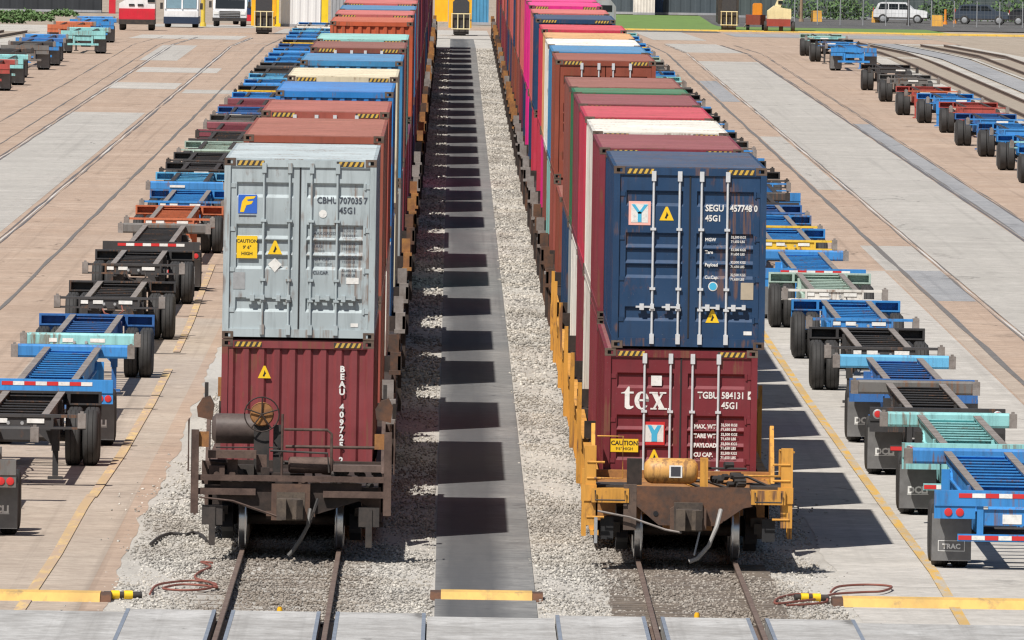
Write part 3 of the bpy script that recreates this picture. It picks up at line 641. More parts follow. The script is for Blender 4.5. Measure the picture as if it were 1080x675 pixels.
D1 = RIGHT[0][0]
t = container(XRT, D1, Z2 + .012, 12.0, 'navy', 'doors', 0, 'dark navy blue container with double doors, front top of right train', 'containers on the right train', 0, .07)
pl = decal('sticker', M_PINK, t, -.80, 2.15, .35, .38, y + .004); decal('sticker_face', M_WHITE, pl, 0, 0, .27, .3, -.0035)
for a in (-1, 1): MB().prism([(a * .02, -.01), (a * .02 - a * .05, -.01), (a * .075, .14), (a * .13, .14)], 'y', -.0105, -.0075).build('letter_stroke', M_CYAN, pl)
MB().box(-.03, .03, -.0105, -.0075, -.14, .02).build('letter_stroke', M_CYAN, pl)
warn_triangle(t, -.37, 2.04, .23, y + .004); warn_triangle(t, .385, .42, .22, y + .004)
text('SEGU', .145, M_WHITE, t, .245, 2.2, y, .004, .85); text('457748 0', .145, M_WHITE, t, .64, 2.2, y, .004, .8); text('45G1', .135, M_WHITE, t, .245, 2.04, y, .004, .85)
for i, s_ in enumerate(('MGW', 'Tare', 'Payload', 'Cu.Cap.')):
    text(s_, .075, M_WHITE, t, .25, 1.72 - i * .2, y, .002, .9); text('32,500 KGS', .055, M_WHITE, t, .66, 1.77 - i * .2, y, .001, .9); text('71,650 LBS', .055, M_WHITE, t, .66, 1.70 - i * .2, y, .001, .9)
rs = MB().lathe([(0, .075), (.003, .075)], (0, 0, 0), 'y', 18).build('round_sticker', M_WHITE, t, (.385, y, 1.0)); MB().lathe([(0, .06), (.002, .06)], (0, -.003, 0), 'y', 18).build('sticker_face', M_CYAN, rs)
decal('data_plate', plain((.42, .36, .27), .5), t, .93, .93, .2, .27, y + .004); decal('white_label', M_WHITE, t, .95, .26, .13, .06, y + .004)

t = container(XRT, D1, Z1, 12.0, 'tex', 'doors', 0, 'dark maroon container with white lettering, front bottom of right train', 'containers on the right train', 0, -.03)
lt = MB()
lt.prism([(0, .26), (.06, .28), (.11, .36), (.135, .36), (.135, .28), (.2, .28), (.2, .25), (.135, .25), (.135, .075), (.15, .045), (.2, .055), (.2, .03), (.15, .0), (.095, .0), (.06, .03), (.06, .25), (0, .25)], 'y', -.003, 0).build('lettering', M_WHITE, t, (-.95, y + .003, 1.93))
def arc(cx, cz, rx, rz_, a0, a1, n=16): return [(cx + rx * math.cos(math.radians(a0 + (a1 - a0) * i / n)), cz + rz_ * math.sin(math.radians(a0 + (a1 - a0) * i / n))) for i in range(n + 1)]
o_, i_ = arc(.11, .14, .115, .145, 0, 325), arc(.115, .14, .045, .118, 0, 325); ev = MB()
for q in range(16): ev.prism([o_[q], o_[q + 1], i_[q + 1], i_[q]], 'y', -.003, 0)
ev.box(.06, .225, -.003, 0, .13, .16).build('lettering', M_WHITE, t, (-.73, y + .003, 1.93))
xl = MB().prism([(.03, .28), (.115, .28), (.255, 0), (.17, 0)], 'y', -.003, 0).prism([(.2, .28), (.235, .28), (.085, 0), (.05, 0)], 'y', -.0045, -.0032)
for xa, xb, z in ((.0, .135, .255), (.165, .27, .255), (.02, .12, .0), (.145, .285, .0)): xl.box(xa, xb, -.006, -.0047, z, z + .025)
xl.build('lettering', M_WHITE, t, (-.5, y + .003, 1.93)); MB().box(0, .025, -.003, 0, 0, .025).build('lettering', M_WHITE, t, (-.2, y + .003, 1.93))
decal('white_label', M_WHITE, t, -.39, 2.39, .17, .16, y + .004)
ml = decal('sticker', M_RED, t, -.41, 1.55, .33, .37, y + .004); decal('sticker_face', M_WHITE, ml, 0, 0, .29, .27, -.0035)
MB().prism([(-.11, .13), (-.05, .13), (0, .05), (.05, .13), (.11, .13), (.045, -.01), (.045, -.13), (-.045, -.13), (-.045, -.01)], 'y', -.0105, -.0075).build('letter_stroke', M_CYAN, ml)
cl = decal('caution_label', M_YELLOW, t, -.885, 1.35, .44, .21, y + .004); text('CAUTION', .1, M_BLACK, cl, 0, .005, -.0045, .003, .95, 'CENTER'); text("9'6\" HIGH", .065, M_BLACK, cl, 0, -.075, -.0045, .001, 1, 'CENTER')
warn_triangle(t, -.41, 1.1, .2, y + .004)
text('TGBU', .15, M_WHITE, t, .27, 2.12, y, .004, .85); text('584131', .15, M_WHITE, t, .65, 2.12, y, .004, .82); ck = decal('check_box', M_WHITE, t, 1.11, 2.175, .08, .13, y + .004); text('4', .1, flat((.15, .02, .03)), ck, 0, -.035, -.0045, .003, 1, 'CENTER'); text('45G1', .15, M_WHITE, t, .65, 1.96, y, .004, .82)
for i, s_ in enumerate(('MAX. WT', 'TARE WT', 'PAYLOAD', 'CU CAP.')):
    text(s_, .095, M_WHITE, t, .22, 1.64 - i * .15, y, .004, .85); text('32,500 KGS', .06, M_WHITE, t, .65, 1.68 - i * .15, y, .002, .9); text('71,650 LBS', .06, M_WHITE, t, .65, 1.61 - i * .15, y, .002, .9)

# ---- front ends of the two first well cars (local: y = 0 at the container face, negative towards the camera)
def hero_common(t, dark, y_ax):
    ob('truck_frame', shared('bogie', m_bogie), t, (0, y_ax + .88, 0), mat=M_DARK)
    for yy in (0, 1.77): wheelset(t, y_ax + yy)
    MB().box(-1.35, 1.35, y_ax - 1.1, -.1, 1.1, 1.18).box(-.38, .38, y_ax - 1.0, -.1, .66, 1.1).box(-1.4, 1.4, -.35, -.12, .5, 1.3).build('end_platform', dark, t)
    for s in (-1, 1): MB().box(-.13, .13, -.2, .2, -.16, .16).box(-.08, .08, -.3, -.2, -.1, .08).build('axle_box', M_BLACKSTEEL, t, (s * 1.12, y_ax, .66))
    b = MB().box(-.16, .16, -.75, 0, -.13, .15).box(-.2, -.06, -1.02, -.75, -.15, .17).prism([(-.06, -.75), (.18, -.78), (.2, -.95), (.1, -1.05), (.04, -.98), (.08, -.85), (-.06, -.86)], 'z', -.14, .16).box(-.22, .22, -.16, -.02, -.2, .24)
    b.build('coupler', rusty((.05, .04, .035), (.11, .085, .065)), t, (0, y_ax - 1.2, .86))
for X, D, L, side in FIRST:
    ya = -5.6 if side == 'left' else -5.6
    if side == 'left':
        t = well_car(X, D, L, 5, (M_BROWNCAR, M_BROWNDARK), 'dirty brown well car with brake wheel at the front of the left train', 'well cars of the left train', True)
        hero_common(t, M_BROWNDARK, ya); ye = ya - 1.25
        MB().box(-1.45, 1.45, ye, ye + .08, 1.26, 1.35).build('cross_bar', M_BROWNCAR, t); MB().box(-1.45, -.55, ye, ye + .08, 1.04, 1.14).build('cross_bar', M_BROWNCAR, t); MB().box(.5, 1.45, ye, ye + .08, 1.02, 1.12).build('cross_bar', M_BROWNCAR, t)
        for s in (-1, 1):
            p = MB().box(-.06, .06, -.05, .05, .75, 2.05).box(-.02, .02, .4, .45, .7, 1.95).build('corner_post', M_BROWNCAR, t, (s * 1.5, ye, 0))
            for z in (.85, 1.2, 1.55, 1.9): MB().cyl((0, .04, z), (0, .42, z), .016, .016, 6).build('rung', M_BROWNCAR, p)
            MB().box(-.09, .09, .0, .03, 1.78, 2.02).build('yellow_panel', M_RUSTORANGE, p, (-s * .12, .02, 0))
            g = MB().prism([(0, 1.18), (1.4, 1.18), (1.4, 1.95), (1.0, 2.05)], 'x', -.03, .03).build('end_gusset', M_BROWNCAR, t, (s * 1.4, -1.7, 0))
            MB().tube([(s * 1.6, ye - .1, 1.4), (s * 1.6, ye - .1, 2.2), (s * 1.6, ye + .3, 2.2)], .015, 6).build('grab_iron', M_BROWNCAR, t)
            MB().prism([(s * .3, .72), (s * 1.1, .98), (s * 1.1, 1.24), (s * .3, 1.24)], 'y', ye + .1, ye + .16).build('gusset_plate', M_BROWNDARK, t)
            MB().box(-.16, .16, -.1, .1, -.18, .12).box(-.05, .05, -.12, -.1, -.5, .1).build('brake_fitting', M_BLACKSTEEL, t, (s * 1.22, ye + .12, .75))
            o = MB().prism([(-.13, 0), (.1, -.05), (.13, .2), (.06, .34), (-.06, .3), (-.15, .16)], 'y', -.1, .1).build('side_bracket', M_RUSTPLATE, t, (s * 1.42, -1.9, 2.05)); MB().box(-.03, .03, -.02, .02, .2, .55).build('stem', M_BLACKSTEEL, o)
        MB().box(-.3, .3, ye - .1, ye + .2, .66, 1.22).box(-.38, .38, ye - .03, ye, .72, .8).build('striker', rusty((.13, .075, .05), (.08, .05, .04)), t)
        MB().lathe([(-.4, .05), (-.39, .17), (-.33, .235), (.33, .235), (.39, .17), (.4, .05)], (-.87, ye + 1.3, 2.02), 'x', 20).build('air_reservoir', rusty((.11, .085, .075), (.075, .055, .05), .5), t, (0, 0, 0), True)
        bw = MB().tube([(math.cos(a * math.pi / 12) * .27, 0, math.sin(a * math.pi / 12) * .27) for a in range(25)], .012, 6).build('brake_wheel', M_BROWNDARK, t, (-.48, ye + .75, 2.27), True)
        MB().lathe([(-.03, .05), (-.02, .17), (.02, .19), (.04, .12)], (0, .06, 0), 'y', 20).build('gear_housing', M_RUSTORANGE, bw, (0, 0, 0), True)
        for q in range(5): a = q * 2 * math.pi / 5 + .3; MB().cyl((0, 0, 0), (math.cos(a) * .27, 0, math.sin(a) * .27), .011, .011, 6).build('spoke', M_BROWNDARK, bw)
        MB().box(-.12, .12, 0, .15, 1.18, 2.1).box(.18, .3, .1, .2, 1.18, 2.1).build('brake_stand', M_BLACKSTEEL, t, (-.48, ye + .85, 0))
        MB().tube([(-.12, ye + .3, 2.06), (.55, ye + .3, 2.06), (.62, ye + .3, 2.0), (.62, ye + .3, 1.4)], .022, 8).build('handrail', M_BROWNCAR, t, (0, 0, 0), True)
        MB().tube([(-.15, ye + .3, 2.3), (-.15, ye + .3, 1.3)], .02, 8).build('handrail_post', M_BROWNCAR, t)
        MB().tube([(-.1, ye + .6, 1.78), (1.42, ye + .6, 1.78)], .025, 8).build('guard_rail', M_BROWNCAR, t)
        MB().box(-1.3, -.55, ye + .2, ye + .5, 1.6, 1.72).build('walkway', M_BROWNCAR, t); MB().box(.65, 1.4, ye + .1, ye + .5, 1.42, 1.52).build('walkway', rusty((.14, .10, .085), (.1, .07, .06)), t)
        MB().lathe([(-.35, .1), (-.32, .13), (.32, .13), (.35, .1)], (.3, ye + .5, 1.5), 'x', 14).build('brake_cylinder', M_BROWNCAR, t, (0, 0, 0), True)
        r2 = random.Random(5); vb = MB()
        for q in range(16): x = r2.uniform(.6, 1.35); z = r2.uniform(1.14, 1.42); vb.cyl((x, ye + .2, z), (x + r2.uniform(-.1, .1), ye + .26, z + .02), .05, .05, 8)
        vb.build('chain', M_BLACKSTEEL, t)
        MB().box(-1.3, -.75, ye + .4, ye + 1.3, 1.18, 1.42).box(-.35, .2, ye + .6, ye + 1.2, 1.18, 1.36).build('valve_box', M_BROWNDARK, t)
        r3 = random.Random(11)
        for q in range(9):
            x = r3.uniform(-1.3, 1.2); z = r3.uniform(1.2, 1.75); x2 = min(1.4, x + r3.uniform(.3, 1.0)); yy = ye + r3.uniform(.25, 1.2)
            MB().tube([(x, yy, z), (x2, yy, z + r3.uniform(-.05, .05)), (x2 + .03, yy, z - r3.uniform(.1, .35))], r3.uniform(.012, .028), 6).build('air_pipe', r3.choice([M_BROWNDARK, M_BROWNCAR, M_BLACKSTEEL]), t, (0, 0, 0), True)
        for q in range(7):
            x = r3.uniform(-1.2, 1.2); z = r3.uniform(1.18, 1.4); w_ = r3.uniform(.06, .16); yy = ye + r3.uniform(.2, .9)
            MB().box(x - w_, x + w_, yy, yy + .2, z, z + r3.uniform(.1, .3)).cyl((x, yy - .06, z + .08), (x, yy, z + .08), .05, .05, 8).build('brake_fitting', r3.choice([M_BROWNDARK, M_BLACKSTEEL, M_BROWNCAR]), t)
        MB().prism([(-1.4, 1.18), (-.6, 1.18), (-.85, 1.5), (-1.4, 1.55)], 'y', ye + .5, ye + .56).build('brace_plate', M_BROWNCAR, t); MB().prism([(1.4, .75), (.7, 1.18), (1.4, 1.18)], 'y', ye + .3, ye + .36).build('brace_plate', M_BROWNCAR, t)
        MB().tube([(-1.42, ye - .05, 1.0), (-.9, ye - .05, .95), (-.2, ye - .1, .72)], .016, 6).build('uncoupling_lever', M_BROWNCAR, t)
        MB().tube([(.3, ye - .2, .85), (.28, ye - .3, .6), (.18, ye - .3, .4), (.05, ye - .3, .2), (-.02, ye - .3, .12)], .033, 8).build('brake_hose', plain((.1, .095, .09), .5), t, (0, 0, 0), True)
        MB().tube([(.42, ye - .1, 1.0), (.36, ye - .25, .8), (.3, ye - .25, .62)], .025, 6).build('brake_hose', M_BLACKSTEEL, t)
    else:
        t = well_car(X, D, L, 4, (M_YELLOWCAR, M_BROWNDARK), 'yellow well car with rusty air tank at the front of the right train', 'well cars of the right train', True)
        hero_common(t, M_RUSTORANGE, ya); ye = ya - 1.2
        MB().prism([(-.9, 1.34), (.95, 1.34), (.95, 1.28), (1.0, 1.05), (.85, 1.02), (.45, .74), (-.45, .74), (-.82, 1.05), (-.98, 1.05), (-.9, 1.3)], 'y', ye, ye + .06).build('end_sill', M_RUSTPLATE, t)
        MB().box(-1.0, -.8, ye - .005, ye + .3, .66, 1.36).build('sill_post', rusty((.08, .06, .05), (.12, .08, .06)), t)
        MB().lathe([(-.42, .04), (-.41, .12), (-.36, .18), (-.3, .2), (.3, .2), (.36, .18), (.41, .12), (.42, .04)], (-.27, ye + .3, 1.57), 'x', 22).build('air_reservoir', paint((.58, .31, .09), .5, 0, .45, .8), t, (0, 0, 0), True)
        pl = decal('data_plate', M_WHITE, t, -.2, 1.57, .2, .19, ye + .098); decal('plate_print', flat((.05, .05, .06)), pl, 0, 0, .15, .15, -.0035)
        for s in (-1, 1):
            x0, x1 = (-1.5, -.92) if s < 0 else (.97, 1.5)
            w = MB().box(x0, x1, ye - .02, ye + .3, 1.08, 1.3).build('side_walkway', M_YELLOWCAR, t); MB().tube([(x0 + .06, ye - .07, 1.27), (x0 + .06, ye - .07, 1.12), (x1 - .06, ye - .07, 1.12), (x1 - .06, ye - .07, 1.27)], .014, 6).build('grab_iron', M_BLACKSTEEL, w)
            MB().box(x0, x1, ye + .3, ye + 1.3, 1.27, 1.34).build('tread_grate', M_BLACKSTEEL, w)
            p = MB().box(-.09, .09, -.1, .1, .72, 1.95).box(-.07, .07, .1, .6, 1.1, 1.6).box(-.14, .1, -.12, -.1, 1.1, 1.35).build('corner_post', M_YELLOWCAR, t, (s * 1.52, ye + .15, 0))
            for z in (.85, 1.45, 1.7): MB().cyl((-s * .22, -.1, z), (s * .05, -.1, z), .018, .018, 6).build('rung', M_YELLOWCAR, p)
            MB().tube([(-s * .1, .0, 1.45), (-s * .5, .0, 1.45), (-s * .5, .0, 2.1), (-s * .1, .0, 2.1)], .014, 6).build('grab_iron', M_YELLOWCAR, p) if s < 0 else MB().tube([(-.1, .5, 1.5), (-.1, .5, 1.9), (.1, -.1, 1.9)], .02, 6).build('grab_iron', M_YELLOWCAR, p)
            ob('ladder', shared('endpost3', lambda: m_endpost(False)), t, (s * 1.6, ye + 1.2, 0), mat=M_YELLOWCAR)
            MB().prism([(0, 1.18), (1.5, 1.18), (1.5, 2.0), (1.1, 2.05)], 'x', -.03, .03).build('end_gusset', M_YELLOWCAR, t, (s * 1.42, -1.6, 0))
            MB().box(-.1, .1, -.1, .1, -.25, .1).build('brake_fitting', M_DARK, t, (s * 1.25, ye + .3, .75))
        MB().prism([(-.28, .68), (.28, .68), (.28, 1.0), (.2, 1.06), (-.2, 1.06), (-.28, 1.0)], 'y', ye - .12, ye - .002).build('striker', rusty((.13, .075, .05), (.08, .055, .045)), t)
        MB().lathe([(-.008, .04), (.002, .04)], (-.5, ye - .001, .92), 'y', 12).build('sill_hole', M_BLACK, t)
        vb = MB(); r2 = random.Random(9)
        for q in range(12): x = r2.uniform(.3, .8); z = r2.uniform(1.36, 1.7); vb.cyl((x, ye + .3, z), (x + r2.uniform(.05, .2), ye + .35, z), .05, .05, 8)
        vb.tube([(.2, ye + .3, 1.62), (.9, ye + .3, 1.62)], .018); vb.build('brake_valve', M_BLACKSTEEL, t)
        MB().box(-.95, -.72, ye + .2, ye + .5, 1.35, 1.75).build('tank_bracket', M_BROWNDARK, t); MB().box(.18, .3, ye + .15, ye + .4, 1.34, 1.78).build('tank_bracket', M_YELLOWCAR, t)
        MB().tube([(-1.4, ye - .06, .95), (-.9, ye - .08, .86), (-.35, ye - .14, .68), (-.1, ye - .2, .64)], .018, 6).build('uncoupling_lever', M_WORN, t)
        MB().tube([(.5, ye - .12, 1.0), (.44, ye - .3, .75), (.32, ye - .35, .45), (.15, ye - .35, .25), (.02, ye - .35, .2)], .034, 8).build('brake_hose', plain((.26, .25, .24), .5), t, (0, 0, 0), True)
        MB().tube([(.2, ye - .1, .75), (.1, ye - .3, .3)], .016, 6).build('air_pipe', M_GALV, t)
        MB().box(-1.45, -1.4, ye - .05, ye, .45, .85).build('step', M_GALV, t)
        r3 = random.Random(4)
        for q in range(7):
            x = r3.uniform(-.9, .8); z = r3.uniform(1.36, 1.5); yy = ye + r3.uniform(.7, 1.6)
            MB().tube([(x, yy, z), (x + r3.uniform(.3, .8), yy, z), (x + .8, yy, z - .15)], r3.uniform(.014, .03), 6).build('air_pipe', r3.choice([M_BROWNDARK, M_YELLOWCAR, M_BLACKSTEEL]), t, (0, 0, 0), True)

# ------------------------------------------------------------------ container chassis
CC = {'blue': (.018, .215, .56), 'black': (.025, .025, .028), 'teal': (.24, .54, .55), 'lightblue': (.10, .40, .66), 'mint': (.36, .48, .42), 'orange': (.50, .13, .05), 'yellow': (.72, .47, .03),
      'grey': (.13, .125, .12), 'red': (.36, .05, .04), 'maroon': (.18, .03, .05), 'white': (.6, .58, .54), 'darkblue': (.018, .12, .36)}
def m_tyre(): return MB().lathe([(-.135, .26), (-.14, .40), (-.125, .47), (-.09, .5), (-.05, .503), (-.045, .49), (-.035, .503), (.035, .503), (.045, .49), (.05, .503), (.09, .5), (.125, .47), (.14, .40), (.135, .26)], (0, 0, 0), 'x', 26).mesh('tyre', smooth=True)
def m_rim(): return MB().lathe([(-.13, .1), (-.07, .1), (-.05, .25), (-.13, .275), (.13, .275), (.05, .25), (.1, .1), (.13, .09)], (0, 0, 0), 'x', 16).mesh('rim', smooth=True)
def m_dual(): return MB().lathe([(-.28, .2), (-.29, .42), (-.25, .5), (-.05, .5), (-.02, .44), (.02, .44), (.05, .5), (.25, .5), (.29, .42), (.28, .2)], (0, 0, 0), 'x', 18).mesh('wheel', smooth=True)
def m_cframe(L):
    b = MB()
    for s in (-1, 1):
        b.box(s * .5 - .06, s * .5 + .06, .25, L - .3, 1.195, 1.22); b.box(s * .5 - .015, s * .5 + .015, .25, L - 2.6, .9, 1.195); b.box(s * .5 - .06, s * .5 + .06, .25, L - 2.6, .87, .9)
        b.box(s * .5 - .015, s * .5 + .015, L - 2.6, L - .3, 1.02, 1.195)
        b.box(s * .5 - .1, s * .5 + .1, 2.9, 3.1, .9, 1.19)
        b.prism([(L - 3.4, .9), (L - 2.6, .9), (L - 2.6, 1.05), (L - 3.1, 1.0)], 'x', s * .5 - .05, s * .5 + .05)
        b.prism([(.9, .55), (2.6, .55), (2.9, .88), (.6, .88)], 'x', s * .5 - .05, s * .5 + .05)     # suspension hangers
    b.box(-.45, .45, L - 2.0, L - .6, 1.03, 1.06)
    return b.mesh('frame')
def m_cap(L):
    b = MB()
    b.box(-.065, .065, .2, L - .32, 1.221, 1.236); return b.mesh('rail_cap')
def m_cm(): return MB().box(-.44, .44, -.07, .07, 1.165, 1.18).box(-.44, .44, -.012, .012, 1.0, 1.165).box(-.44, .44, -.07, .07, .985, 1.0).mesh('crossmember')
def m_rb():
    b = MB(); b.box(-HW, HW, 0.0, .03, 1.0, 1.24).box(-HW, HW, .03, .24, 1.2, 1.24).box(-HW, HW, .03, .24, 1.0, 1.03)
    for s in (-1, 1): b.box(s * HW, s * (HW - .05), .03, .24, 1.03, 1.2).box(s * .6, s * .66, .03, .24, 1.03, 1.2)
    return b.mesh('rear_bolster')
def m_fb(): return MB().prism([(-.12, 1.02), (.1, 1.02), (.14, 1.06), (.14, 1.24), (.1, 1.28), (-.12, 1.28), (-.14, 1.24), (-.14, 1.06)], 'x', -1.08, 1.08).mesh('front_bolster')
def m_fb2():                                    # open channel bolster with dark pockets
    b = MB(); b.box(-HW, HW, -.13, .13, 1.2, 1.25).box(-HW, HW, -.13, .13, 1.0, 1.04).box(-.65, .65, -.1, .1, 1.04, 1.2)
    for x in (-1.2, -.66, .64, 1.18): b.box(x, x + .04, -.13, .13, 1.04, 1.2)
    return b.mesh('front_bolster')
def m_fit(): return MB().box(-.07, .07, -.15, .15, 1.03, 1.28).box(-.03, .03, -.02, .02, 1.28, 1.32).mesh('end_fitting')
def m_bump():
    b = MB(); b.box(-.85, .85, -.05, .05, .45, .56)
    for s in (-1, 1): b.box(s * .5 - .05, s * .5 + .05, -.03, .06, .56, 1.0)
    b.box(-.45, .45, .0, .04, .7, .95); return b.mesh('rear_bumper')
def m_tape():
    b = MB()
    for i in range(8): b.m(i % 2).box(-.84 + i * .21, -.84 + (i + 1) * .21 - .004, -.006, 0, 0, .07)
    return b.mesh('reflective_tape', [M_RED, M_WHITE])
def m_light(): return MB().lathe([(-.02, .03), (-.015, .06), (.0, .065)], (0, 0, 0), 'y', 14).mesh('tail_light', smooth=True)
def m_lbox(): return MB().box(-.32, .32, 0, .1, .8, 1.0).mesh('light_box')
def m_flap(): return MB().prism([(-.31, .12), (.31, .12), (.31, .86), (-.31, .86)], 'y', -.008, .008).mesh('mud_flap')
def m_leg():
    b = MB(); b.box(-.07, .07, -.07, .07, .5, 1.05).box(-.05, .05, -.05, .05, .06, .5).box(-.13, .13, -.12, .12, .0, .05).prism([(-.07, .95), (-.5, 1.0), (-.07, .6)], 'y', -.02, .02); return b.mesh('landing_leg')
def chassis(X, D, L, fc, bc, face, near, label, group, flap='DCLI', open_b=False, rot=0.0, tape=False, dx=0.0):
    """D is the end nearest the camera. face 'rear': tail lights towards the camera; 'front': bolster and legs towards the camera"""
    z = gz(D); rz = (0.0 if face == 'rear' else math.pi) + rot
    t = thing('container_chassis', label, 'chassis', (X + dx, D if face == 'rear' else D + L, z), rz, group)
    L = round(L, 1); cm = paint(CC[fc], .45, .04, .55, 1.1); bm = paint(CC[bc], .5, .06, .6, 1.1)
    ob('frame', shared(('cf', L), lambda: m_cframe(L)), t, mat=cm)
    for s in (-1, 1): ob('rail_cap', shared(('cap', L), lambda: m_cap(L)), t, (s * .5, 0, 0), mat=M_WORN if near else M_BLACKSTEEL)
    ob('rear_bolster', shared('rb', m_rb), t, mat=cm)
    ob('front_bolster', shared('fb2' if open_b else 'fb', m_fb2 if open_b else m_fb), t, (0, L - .15, 0), mat=bm)
    for s in (-1, 1):
        ob('end_fitting', shared('fit', m_fit), t, (s * (HW - .07), L - .15, -.01), mat=M_WORN if near or fc != 'black' else M_BLACKSTEEL)
        ob('landing_leg', shared('leg', m_leg), t, (s * .62, L - 3.0, 0), rz=0 if s > 0 else math.pi, mat=cm if fc != 'teal' else M_BLACKSTEEL)
        if face == 'rear' or R.random() < .6: 
            fl = ob('mud_flap', shared('flap', m_flap), t, (s * .93, .42, 0), mat=M_FLAP)
            if near and face == 'rear' and flap:
                if flap == 'TRAC':
                    f2 = text('TRAC', .11, M_WHITE, fl, 0, .31, -.0085, .004, 1, 'CENTER')
                    for a in ((-.21, .21, .27, .28), (-.21, .21, .43, .44), (-.21, -.2, .28, .43), (.2, .21, .28, .43)): MB().box(a[0], a[1], -.011, -.0085, a[2], a[3]).build('border', M_WHITE, fl)
                else:
                    text(flap, .16, M_WHITE, fl, 0, .38, -.0085, .007, 1, 'CENTER'); decal('underline', M_WHITE, fl, 0, .36, .36, .012, -.0085)
    MB_ = shared('cmesh', m_cm)
    nc = int((L - 5.2) / 1.05) if near else 5
    for i in range(nc + 1):
        y = 3.2 + (L - 5.2) * i / nc; ob('crossmember', MB_, t, (0, y, 0), mat=cm)
    ob('crossmember', MB_, t, (0, .7, 0), mat=cm); ob('crossmember', MB_, t, (0, L - .7, 0), mat=cm)
    for y in (1.05, 2.35):
        ob('axle', shared('axle2', lambda: MB().cyl((-1.15, 0, 0), (1.15, 0, 0), .07, .07, 8).mesh('axle')), t, (0, y, .5), mat=M_BLACKSTEEL)
        for s in (-1, 1):
            if near:
                for x in (.78, 1.09):
                    w = ob('tyre', shared('tyre', m_tyre), t, (s * x, y, .5), mat=M_RUBBER); ob('rim', shared('rim', m_rim), w, rz=0 if s > 0 else math.pi, mat=M_WORN)
            else: ob('wheel', shared('dual', m_dual), t, (s * .93, y, .5), mat=M_RUBBER)
    if near:
        yh = [2.9 + i * (L - 3.2) / 10 for i in range(11)]
        MB().tube([(.3 + .06 * math.sin(i * 1.7), yy, 1.0 + .05 * math.cos(i * 2.3)) for i, yy in enumerate(yh)], .02, 5).build('air_line', M_BLACKSTEEL, t)
        MB().tube([(-.25, L - .1, 1.12), (-.3, L + .05, .95), (-.15, L + .05, .82), (.1, L + .04, .9), (.2, L - .1, 1.08)], .018, 5).build('cable', R.choice([M_BLACKSTEEL, M_HOSE, M_BLACKSTEEL]), t)
        MB().cyl((-.3, 2.0, .78), (.3, 2.0, .78), .14, .14, 12).build('air_tank', cm, t)
    if face == 'rear' or near:
        ob('rear_bumper', shared('bump', m_bump), t, (0, .06, 0), mat=cm)
        for s in (-1, 1): ob('light_box', shared('lbox', m_lbox), t, (s * .9, .02, 0), mat=cm)
    if near and face == 'rear':
        ob('reflective_tape', shared('tape', m_tape), t, (0, .008, .47))
        if tape: ob('reflective_tape', shared('tape', m_tape), t, (0, -.001, 1.13))
        for s in (-1, 1):
            for x in ((.98, 1.13) if s > 0 else (.82, 1.0)) if tape else (1.08,):
                tl_ = ob('tail_light', shared('tl', m_light), t, (s * x, .02 if tape else -.002, .9 if tape else 1.12), mat=M_RED)
                if not tape: MB().lathe([(-.008, .068), (.0, .09)], (0, .0, 0), 'y', 16).build('bezel', M_GALV, tl_)
        pl = decal('licence_plate', M_WHITE, t, .0, .8, .3, .15, .055)
    elif near:
        for x, w in ((-.35, .3), (.25, .22), (.55, .16)):
            d = decal('decal', M_WHITE, t, x, 1.15, w, .08, 0); d.location = (x, L - .0 + .004 - (.008 if not open_b else .04), 1.14); d.rotation_euler = (0, 0, math.pi)
        for x in (-.12, .12): MB().cyl((x, L, 1.1), (x, L + .06, 1.1), .035, .03, 8).build('gladhand', M_GALV, t)
    elif face == 'front' and R.random() < .8:
        d = decal('decal', M_WHITE, t, R.uniform(-.4, .4), 1.14, .45, .07, 0); d.location.y = L + .012; d.rotation_euler = (0, 0, math.pi)
    return t
FN = {'black': 'black', 'grey': 'dark grey', 'mint': 'pale green', 'lightblue': 'light blue', 'darkblue': 'dark blue'}
def row(side, X, items, group, start_far):
    for i, it in enumerate(items):
        D, L, fc, bc, face, kw = it
        extra = {'rear': 'tail towards the camera', 'front': 'nose towards the camera'}[face]
        bcn = '' if bc == fc else ' and %s bolster' % FN.get(bc, bc)
        lab = '%s chassis in the %s row, %s%s, %s' % (nth(i), side, FN.get(fc, fc), bcn.replace('and', 'with'), extra)
        chassis(X + R.uniform(-.06, .06) + (0 if D < 405 else .3 if side == 'right' else -.38 if side == 'left' else R.uniform(-.25, .25)), D, L, fc, bc, face, D < 400 and not start_far, lab, group, **kw)
d_ = {}
RR = [(217.6, 15, 'blue', 'blue', 'rear', {'flap': 'TRAC', 'tape': True}), (235.2, 12.6, 'teal', 'teal', 'rear', {}), (250.5, 12.4, 'black', 'grey', 'rear', {}), (264.4, 12, 'darkblue', 'lightblue', 'rear', {}),
      (281.5, 12.2, 'black', 'black', 'front', {'open_b': True}), (299, 13, 'blue', 'blue', 'front', {'open_b': True}), (319, 13.5, 'mint', 'white', 'front', {'open_b': True}), (335.5, 15, 'blue', 'blue', 'rear', {'tape': True}),
      (360.5, 12, 'blue', 'yellow', 'front', {'open_b': True}), (374.5, 12, 'blue', 'yellow', 'front', {'open_b': True}), (389, 9, 'darkblue', 'darkblue', 'front', {'open_b': True}), (400.5, 11, 'black', 'black', 'rear', {})]
far_r = ['blue', 'black', 'black', 'blue', 'grey', 'black', 'blue', 'black', 'black', 'blue', 'black', 'black', 'grey', 'teal', 'blue', 'black', 'grey', 'mint', 'blue', 'blue', 'yellow', 'blue', 'blue', 'teal']
for i, c_ in enumerate(far_r): RR.append((412.5 + i * 15.9, 12.2, 'blue' if c_ == 'yellow' else c_, c_, 'front' if i % 3 else 'rear', {'open_b': True}))
row('right', 8.87, RR, 'chassis in the near right row', False)
